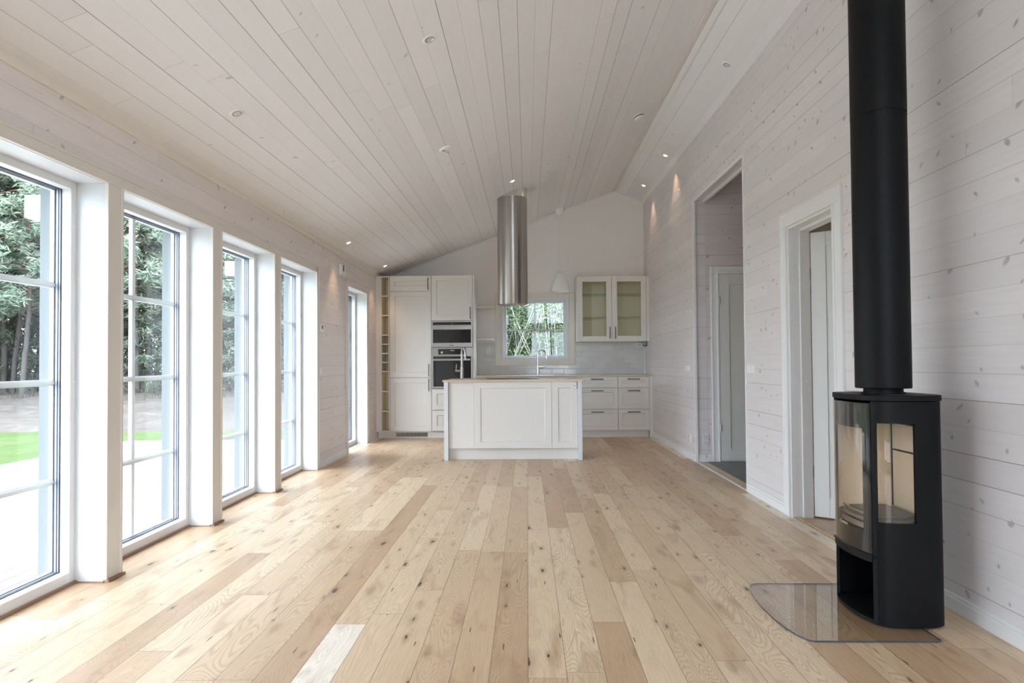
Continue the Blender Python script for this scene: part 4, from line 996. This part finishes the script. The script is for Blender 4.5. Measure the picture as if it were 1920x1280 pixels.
# glass hearth plate
half = [(1.702, 0.332), (1.680, 0.342), (1.341, 0.343), (1.185, 0.343), (1.163, 0.335), (1.143, 0.305), (1.128, 0.27), (1.112, 0.20), (1.102, 0.12), (1.097, 0.0)]
poly = [(x, YS + d) for x, d in half] + [(x, YS - d) for x, d in reversed(half[:-1])]
n = len(poly); g = MB()
vs = [(p[0], p[1], 0.002) for p in poly] + [(p[0], p[1], 0.009) for p in poly]
g.add(vs, [tuple(range(n, 2 * n))]); g.add(vs, [tuple(reversed(range(n)))])
g.k = 1; g.add(vs, [(i, (i + 1) % n, n + (i + 1) % n, n + i) for i in range(n)])
tag(g.build('glass_hearth_plate', [M['hearth'], M['hearth_edge']]), 'clear bow-fronted glass floor plate lying on the oak boards under the stove', 'hearth plate')

# ------------------------------------------------------------------ ceiling fittings
def ceil_frame(x, y):
    if x < 1.51: n = Vector((0.370, 0.018, -1)).normalized()
    else: n = Vector((-0.43, 0.018, -1)).normalized()
    return Vector((x, y, zc(x, y))), n
def downlight(x, y, on, lab):
    p, n = ceil_frame(x, y)
    d = empty('downlight', p); tag(d, lab, 'downlight', 'recessed spotlights in the sloping ceilings')
    MB().lathe([(0.030, 0.0005), (0.032, 0.004), (0.044, 0.003), (0.047, 0.0)], p, n, 36).build('ring', M['plastic'], d, smooth=50)
    t = (n + Vector((0.10, -0.05, 0))).normalized()
    MB().lathe([(0.022, 0.001), (0.0245, 0.006), (0.029, 0.006), (0.030, 0.001)], p, t, 32).build('tilting_bezel', M['chrome'] if not on else M['plastic'], d, smooth=50)
    MB().lathe([(0.0, 0.0025), (0.022, 0.0025), (0.023, 0.0005)], p, t, 28).build('lens', M['lamp_on'] if on else M['lamp_off'], d, smooth=50)
    if on:
        ld = bpy.data.lights.new('downlight_beam', 'SPOT'); ld.energy = 1.1; ld.color = (1.0, 0.66, 0.38); ld.spot_size = math.radians(70); ld.spot_blend = 0.7; ld.shadow_soft_size = 0.02
        lo = bpy.data.objects.new('downlight_beam', ld); COL.objects.link(lo); lo.parent = d; lo.location = n * 0.03
for a in ((-1.809, 3.873, False, 'unlit ceiling downlight nearest the tall windows, above the second window'),
          (-0.597, 3.882, False, 'unlit ceiling downlight in the main slope, high above the room centre'),
          (-0.166, 7.725, True, 'lit ceiling downlight directly in front of the extractor hood top'),
          (-2.189, 7.665, True, 'lit ceiling downlight close to the window wall, over the white wall sensor'),
          (-2.200, 9.700, True, 'lit ceiling downlight just above the tall cream shelf tower'),
          (1.833, 5.717, False, 'unlit downlight in the low ceiling slope above the hall opening'),
          (1.849, 8.323, True, 'nearer lit downlight in the low slope by the right wall'),
          (1.839, 9.829, True, 'farther lit downlight in the low slope near the back wall')): downlight(*a)
p, n = ceil_frame(-0.749, 5.812)
o = empty('ceiling_socket', p); tag(o, 'round white lamp outlet with small hook in the middle of main ceiling slope', 'ceiling outlet')
MB().lathe([(0.0, 0.012), (0.050, 0.012), (0.058, 0.008), (0.061, 0.0)], p, n, 36).build('cover', M['plastic'], o, smooth=40)
a = p + n * 0.012
MB().tube([a, a + n * 0.016, a + n * 0.026 + Vector((0.006, 0, 0)), a + n * 0.03 + Vector((0.014, 0, 0)), a + n * 0.022 + Vector((0.02, 0, 0))], 0.003, 8).build('hook', M['steel'], o, smooth=50)
MB().box(a.x - 0.03, a.x - 0.012, a.y - 0.006, a.y + 0.006, a.z - 0.012, a.z + 0.006).build('outlet_slot', M['slot'], o)
p, n = ceil_frame(1.262, 7.03)
o = empty('smoke_detector', p); tag(o, 'round white smoke detector on the main ceiling slope near the ridge', 'smoke detector')
MB().lathe([(0.0, 0.012), (0.058, 0.012), (0.060, 0.008), (0.060, 0.0)], p, n, 36).build('base', M['plastic'], o, smooth=40)
MB().lathe([(0.054, 0.012), (0.054, 0.030), (0.046, 0.046), (0.0, 0.050)], p, n, 36).build('cap', M['plastic'], o, smooth=40)
MB().lathe([(0.0565, 0.014), (0.0568, 0.020), (0.0545, 0.022)], p, n, 36).build('sensor_slot', M['slot'], o, smooth=40)

# ------------------------------------------------------------------ wall fittings
def wl_obj(name, s, z): return empty(name, LT(0, s, z))
def ldisc(s, z, rs, rz, d0, d1, n=32):
    g = MB(); ring = []
    for k, (f, d) in enumerate(((1.0, 0.0), (1.0, d0), (0.85, d1))):
        ring.append([LT(-d, s + rs * f * math.cos(2 * PI * i / n), z + rz * f * math.sin(2 * PI * i / n)) for i in range(n)])
    vs = [q for r in ring for q in r]
    return g.add(vs, [((k + 1) * n + i, (k + 1) * n + (i + 1) % n, k * n + (i + 1) % n, k * n + i) for k in range(2) for i in range(n)] + [tuple(reversed(range(2 * n, 3 * n)))])
tag(ldisc(7.40, 2.352, 0.055, 0.055, 0.010, 0.016).build('round_wall_disc', M['cream_trim'], smooth=40), 'round cream wall cap above the last tall window pier', 'wall cap')
o = wl_obj('wall_sensor', 8.02, 2.30); tag(o, 'white box with dark upright slot, high on window wall beside the terrace door', 'alarm sensor')
MB().box(-0.032, 0.0, 7.905, 8.135, 2.258, 2.392, LT).build('housing', M['plastic'], o, bevel=0.008)
MB().box(-0.034, -0.0315, 7.985, 8.025, 2.312, 2.388, LT).build('slot', M['slot'], o)
o = wl_obj('thermostat', 7.15, 1.55); tag(o, 'small white thermostat with grey screen on the window wall', 'thermostat')
MB().box(-0.018, 0.0, 7.098, 7.222, 1.515, 1.605, LT).build('housing', M['plastic'], o, bevel=0.005)
MB().box(-0.020, -0.0175, 7.138, 7.190, 1.552, 1.590, LT).build('screen', M['screen'], o)
o = wl_obj('light_switch', 7.14, 1.05); tag(o, 'small white rocker switch on the window wall below the thermostat', 'light switch')
MB().box(-0.010, 0.0, 7.098, 7.190, 1.035, 1.112, LT).build('plate', M['plastic'], o, bevel=0.004)
MB().box(-0.014, -0.009, 7.115, 7.172, 1.050, 1.098, LT).build('rocker', M['plastic'], o, bevel=0.003)
def rplate(name, lab, cat, y0, y1, z0, z1, rockers, group=None):
    o = empty(name, (XR, (y0 + y1) / 2, z0)); tag(o, lab, cat, group)
    MB().box(XR - 0.010, XR, y0, y1, z0, z1).build('plate', M['plastic'], o, bevel=0.004)
    w = (y1 - y0 - 0.024) / max(1, rockers)
    for i in range(rockers):
        MB().box(XR - 0.015, XR - 0.009, y0 + 0.012 + i * w + 0.003, y0 + 0.012 + (i + 1) * w - 0.003, z0 + 0.012, z1 - 0.012).build('rocker', M['plastic'], o, bevel=0.003)
rplate('light_switch', 'white triple rocker switch on the right wall between hall opening and bedroom door', 'light switch', 5.525, 5.715, 1.072, 1.148, 3)
rplate('light_switch', 'white double rocker switch on the right wall between kitchen and hall opening', 'light switch', 7.72, 7.92, 1.060, 1.132, 2)
o = empty('power_outlet', (XR, 7.76, 0.2)); tag(o, 'white socket low on the right wall just before the hall opening', 'socket')
MB().box(XR - 0.012, XR, 7.712, 7.812, 0.192, 0.296).build('plate', M['plastic'], o, bevel=0.004)
for z in (0.218, 0.270): MB().lathe([(0.0, -0.001), (0.016, -0.001), (0.018, 0.001), (0.020, 0.001)], (XR - 0.0125, 7.762, z), (-1, 0, 0), 20).build('socket_well', M['screen'], o, smooth=40)
o = empty('power_outlet', (2.095, 7.505, 0.2)); tag(o, 'pinkish low socket on the hall wall beside the grey hall door', 'socket')
MB().box(2.060, 2.130, 7.494, 7.505, 0.19, 0.32).build('plate', M['trim'], o, bevel=0.004)
for z in (0.222, 0.285): MB().lathe([(0.0, -0.001), (0.016, -0.001), (0.018, 0.001), (0.020, 0.001)], (2.095, 7.4935, z), (0, -1, 0), 20).build('socket_well', M['screen'], o, smooth=40)
o = empty('round_wall_disc', (XR, 8.17, 3.3)); tag(o, 'small round white cap high on the right wall beside the hall opening', 'wall cap')
MB().lathe([(0.0, 0.014), (0.050, 0.012), (0.060, 0.0)], (XR, 8.17, 3.365), (-1, 0, 0), 32).build('cap', M['plastic'], o, smooth=40)

# ------------------------------------------------------------------ outdoors
def outdoor_lamp(s, lab):
    z = 1.985
    o = empty('outdoor_wall_lamp', LT(0.345, s, z)); tag(o, lab, 'wall lamp', 'white wall lamps outside between the tall windows')
    MB().box(0.345, 0.357, s - 0.04, s + 0.04, z + 0.01, z + 0.10, LT).build('bracket', M['white'], o)
    MB().box(0.357, 0.465, s - 0.05, s + 0.05, z, z + 0.125, LT).build('housing', M['white'], o, bevel=0.004)
    MB().box(0.365, 0.457, s - 0.042, s + 0.042, z - 0.004, z, LT).build('lens', M['lamp_off'], o)
outdoor_lamp(3.44, 'white box lamp outside on the pier seen through the nearest tall window')
outdoor_lamp(5.82, 'white box lamp outside on the pier seen through the third tall window')

g = MB(); g.box(-6.62, -2.60, -5.0, 10.30, -0.11, -0.05); g.box(-6.60, -2.60, -4.98, 10.28, -0.32, -0.11); g.box(-2.60, 3.0, -5.0, -1.86, -0.11, -0.05); g.box(-2.60, 2.98, -4.98, -1.88, -0.32, -0.11)  # stretch behind the gable is unseen, added to bounce neutral light indoors
struct(g.build('terrace_deck', M['deck']))
def ground(name, xs, ys, fz, mat, kind):
    g = MB(); nx, ny = len(xs), len(ys)
    g.add([(x, y, fz(x, y)) for y in ys for x in xs], [(j * nx + i, j * nx + i + 1, (j + 1) * nx + i + 1, (j + 1) * nx + i) for j in range(ny - 1) for i in range(nx - 1)])
    o = g.build(name, mat, smooth=60); o['kind'] = kind; return o
rnd = random.Random(4)
lin = lambda a, b, n: [a + (b - a) * i / n for i in range(n + 1)]
ground('ground_lawn', lin(-60, 60, 24), lin(-40, 14.2, 12), lambda x, y: -0.30, M['lawn'], 'structure')
def fieldz(x, y):
    t = max(0, min(1, (y - 14.2) / 12)); return -0.30 + 0.34 * t + (0.10 * (math.sin(x * 1.7 + y) * math.sin(y * 1.3 - x * 0.6)) if 14.5 < y else 0) * min(1, t * 4)
ground('ground_field', lin(-90, 60, 150), lin(14.2, 30, 40) + lin(33, 110, 12), fieldz, M['field'], 'structure')

def crown_mesh(g, rng, spots, n_leaf, size, aspect, spread):
    """loose leaf sprays: small bent blades scattered round the given spots"""
    for (c, r) in spots:
        for _ in range(n_leaf):
            th, u = rng.uniform(0, 2 * PI), rng.uniform(-1, 1); rr = r * rng.random() ** 0.45; q = math.sqrt(1 - u * u)
            p = Vector(c) + Vector((q * math.cos(th), q * math.sin(th), u * 0.62)) * rr
            d = Vector((rng.uniform(-1, 1), rng.uniform(-1, 1), rng.uniform(-0.55, 0.75))).normalized()
            w = d.cross(Vector((rng.uniform(-1, 1), rng.uniform(-1, 1), rng.uniform(-1, 1)))).normalized()
            s = size * rng.uniform(0.6, 1.35); b = len(g.v)
            nrm = d.cross(w) * (s * 0.18)
            g.v += [tuple(p - d * s), tuple(p + w * s * aspect + nrm), tuple(p + d * s), tuple(p - w * s * aspect + nrm)]
            g.f.append((b, b + 1, b + 2, b + 3)); g.mi.append(0)
def tree(kind, name, lab, cat, group, seed, h):
    rng = random.Random(seed)
    o = empty(name, (0, 0, 0)); tag(o, lab, cat, group)
    lean = Vector((rng.uniform(-0.03, 0.03), rng.uniform(-0.03, 0.03), 1)); tr = MB(); cr = MB()
    P = lambda z: Vector((lean.x * z + 0.10 * math.sin(z * 0.7 + seed), lean.y * z + 0.08 * math.cos(z * 0.6 + seed), z))
    R0 = {'pine': 0.115, 'spruce': 0.11, 'birch': 0.085, 'bush': 0.03}[kind]
    m = 12
    tr.tube([P(h * i / m) - Vector((0, 0, 0.4 if i == 0 else 0)) for i in range(m + 1)], [R0 * (1 - 0.85 * i / m) for i in range(m + 1)], 8)
    spots = []
    if kind == 'pine':
        for i in range(44):
            z = h * (0.22 + 0.78 * (i + rng.random()) / 44); L = (0.9 + 1.5 * (1 - ((z / h - 0.62) / 0.4) ** 2 * 0.75)) * rng.uniform(0.6, 1.15)
            a = i * 2.4 + rng.uniform(-0.5, 0.5); b = P(min(z, h)); e = b + Vector((math.cos(a), math.sin(a), rng.uniform(0.05, 0.45))) * L
            tr.tube([b, b.lerp(e, 0.5) + Vector((0, 0, 0.10)), e], [0.035, 0.022, 0.008], 5)
            spots += [(b.lerp(e, 0.62), 0.42), (e, 0.50)]
        for i in range(9):
            z = h * rng.uniform(0.12, 0.36); a = rng.uniform(0, 2 * PI); b = P(z); tr.tube([b, b + Vector((math.cos(a), math.sin(a), rng.uniform(-0.2, 0.2))) * rng.uniform(0.5, 1.2)], [0.02, 0.006], 4)
        crown_mesh(cr, rng, spots, 60, 0.14, 0.24, 0)
    elif kind == 'spruce':
        for i in range(70):
            f = (i + rng.random()) / 70; z = h * (0.02 + 0.96 * f); L = (1.75 * (1 - f) + 0.18) * rng.uniform(0.75, 1.1); a = i * 2.4
            b = P(z); e = b + Vector((math.cos(a), math.sin(a), -0.22)) * L
            spots += [(b.lerp(e, 0.5), 0.34), (e, 0.30)]
            tr.tube([b, e], [0.018, 0.005], 4)
        crown_mesh(cr, rng, spots, 30, 0.13, 0.24, 0)
    elif kind == 'birch':
        for i in range(30):
            z = h * (0.18 + 0.8 * (i + rng.random()) / 30); L = rng.uniform(0.7, 1.5) * (1.15 - z / h * 0.6); a = i * 2.4 + rng.uniform(-0.4, 0.4)
            b = P(z); e = b + Vector((math.cos(a), math.sin(a), rng.uniform(0.3, 0.9))) * L
            tr.tube([b, b.lerp(e, 0.5) + Vector((0, 0, 0.08)), e], [0.022, 0.012, 0.004], 5)
            spots += [(e, 0.42), (b.lerp(e, 0.55), 0.34)]
        crown_mesh(cr, rng, spots, 26, 0.055, 0.5, 0)
    else:
        for i in range(26):
            a = rng.uniform(0, 2 * PI); L = h * rng.uniform(0.5, 1.0); sp = rng.uniform(0.15, 0.6)
            e = Vector((math.cos(a) * sp * L, math.sin(a) * sp * L, L)); tr.tube([Vector((0, 0, -0.2)), e * 0.5 + Vector((0, 0, 0.1)), e], [0.018, 0.012, 0.004], 4)
            spots += [(e, 0.40), (e * 0.7, 0.42), (e * 0.42, 0.34)]
        crown_mesh(cr, rng, spots, 34, 0.055, 0.5, 0)
    bk, lf = {'pine': ('pinebark', 'needle'), 'spruce': ('pinebark', 'spruce'), 'birch': ('birchbark', 'birchleaf'), 'bush': ('birchbark', 'birchleaf')}[kind]
    tr.build('trunk', M[bk], o, smooth=60)
    cr.build('crown', M[lf], o)
    return o
def plant(protos, spots, rng):
    used = set()
    for k, (x, y) in enumerate(spots):
        i = k % len(protos); o = protos[i] if i not in used else copy_tree(protos[i]); used.add(i)
        o.location = (x, y, fieldz(x, y) if y > 14.2 else -0.30); o.rotation_euler = (0, 0, rng.uniform(0, 2 * PI)); s = rng.uniform(0.85, 1.2); o.scale = (s, s, s * rng.uniform(0.95, 1.12))
rng = random.Random(11)
pines = [tree('pine', 'pine_tree', 'tall pine with reddish upper trunk, standing in the forest edge beyond the field', 'tree', 'pines of the forest edge', 20 + i, 12.5 + 1.1 * i) for i in range(4)]
sp = []
for i in range(58):
    a = -1.25 + 1.02 * i / 57 + rng.uniform(-0.012, 0.012); y = rng.uniform(25.5, 34); sp.append((a * y, y))
for y in lin(-6, 22, 9): sp.append((-27 + rng.uniform(-3, 3), y + rng.uniform(-1.2, 1.2)))
plant(pines, sp, rng)
spruces = [tree('spruce', 'spruce_tree', 'dark spruce filling the gaps behind the pines of the forest edge', 'tree', 'spruces behind the pines', 40 + i, 9.5 + 1.6 * i) for i in range(3)]
sp = []
for i in range(84):
    a = -1.30 + 1.12 * i / 83 + rng.uniform(-0.01, 0.01); y = rng.uniform(26.5, 40) if i % 2 == 0 else rng.uniform(31, 44); sp.append((a * y, y))
for y in lin(-6, 24, 10): sp.append((-33 + rng.uniform(-3, 3), y + rng.uniform(-1.2, 1.2)))
sp += [(-5.5 + 0.95 * i + rng.uniform(-0.3, 0.3), rng.uniform(27.5, 31)) for i in range(13)]
plant(spruces, sp, rng)
birches = [tree('birch', 'birch_tree', 'slender pale-barked tree with fresh green leaves behind the kitchen window', 'tree', 'pale-barked trees behind the kitchen', 60 + i, 7.5 + i) for i in range(3)]
sp = [(rng.uniform(-2.4, 3.0) * y / 18, y) for y in lin(15.8, 26, 21)]
plant(birches, sp, rng)
bushes = [tree('bush', 'leafy_bush', 'fresh green bush growing close behind the kitchen window', 'bush', 'bushes behind the kitchen', 80 + i, 2.6 + 0.5 * i) for i in range(3)]
sp = [((-2.2 + 5.4 * i / 21 + rng.uniform(-0.1, 0.1)) * 1.1, 17.5 + rng.uniform(-0.9, 6.5)) for i in range(22)]
plant(bushes, sp, rng)
# dry twigs along the forest edge
g = MB()
for _ in range(700):
    a = rng.uniform(-1.25, -0.22); y = rng.uniform(23.5, 28); x = a * y; z = fieldz(x, y); h = rng.uniform(0.25, 1.1)
    g.tube([(x, y, z - 0.05), (x + rng.uniform(-0.15, 0.15), y, z + h * 0.5), (x + rng.uniform(-0.4, 0.4), y + rng.uniform(-0.3, 0.3), z + h)], [0.012, 0.008, 0.003], 4)
o = g.build('undergrowth', M['twig']); tag(o, 'thin dry twigs and saplings along the edge of the forest', 'undergrowth', kind='stuff')

# ------------------------------------------------------------------ daylight portals in the openings
for i, (a, b) in enumerate(lo_all):
    x = lw((a + b) / 2) - 0.42
    area_light('window_daylight', (x, (a + b) / 2, 1.09), (0, -PI / 2, 0), 2.2, b - a + 0.1, 1.0, portal=True)
area_light('window_daylight', ((WX0 + WX1) / 2, YB + 0.27, (WZ0 + WZ1) / 2), (-PI / 2, 0, 0), 1.1, 1.05, 1.0, portal=True)
area_light('window_daylight', ((GX0 + GX1) / 2, YF - 0.27, 1.23), (PI / 2, 0, 0), GX1 - GX0 + 0.1, 2.45, 1.0, portal=True)  # this and the next portal serve the added glazing behind the camera
area_light('window_daylight', ((-0.35 + GX1) / 2, YF - 0.27, 3.12), (PI / 2, 0, 0), GX1 + 0.40, 1.1, 1.0, portal=True)
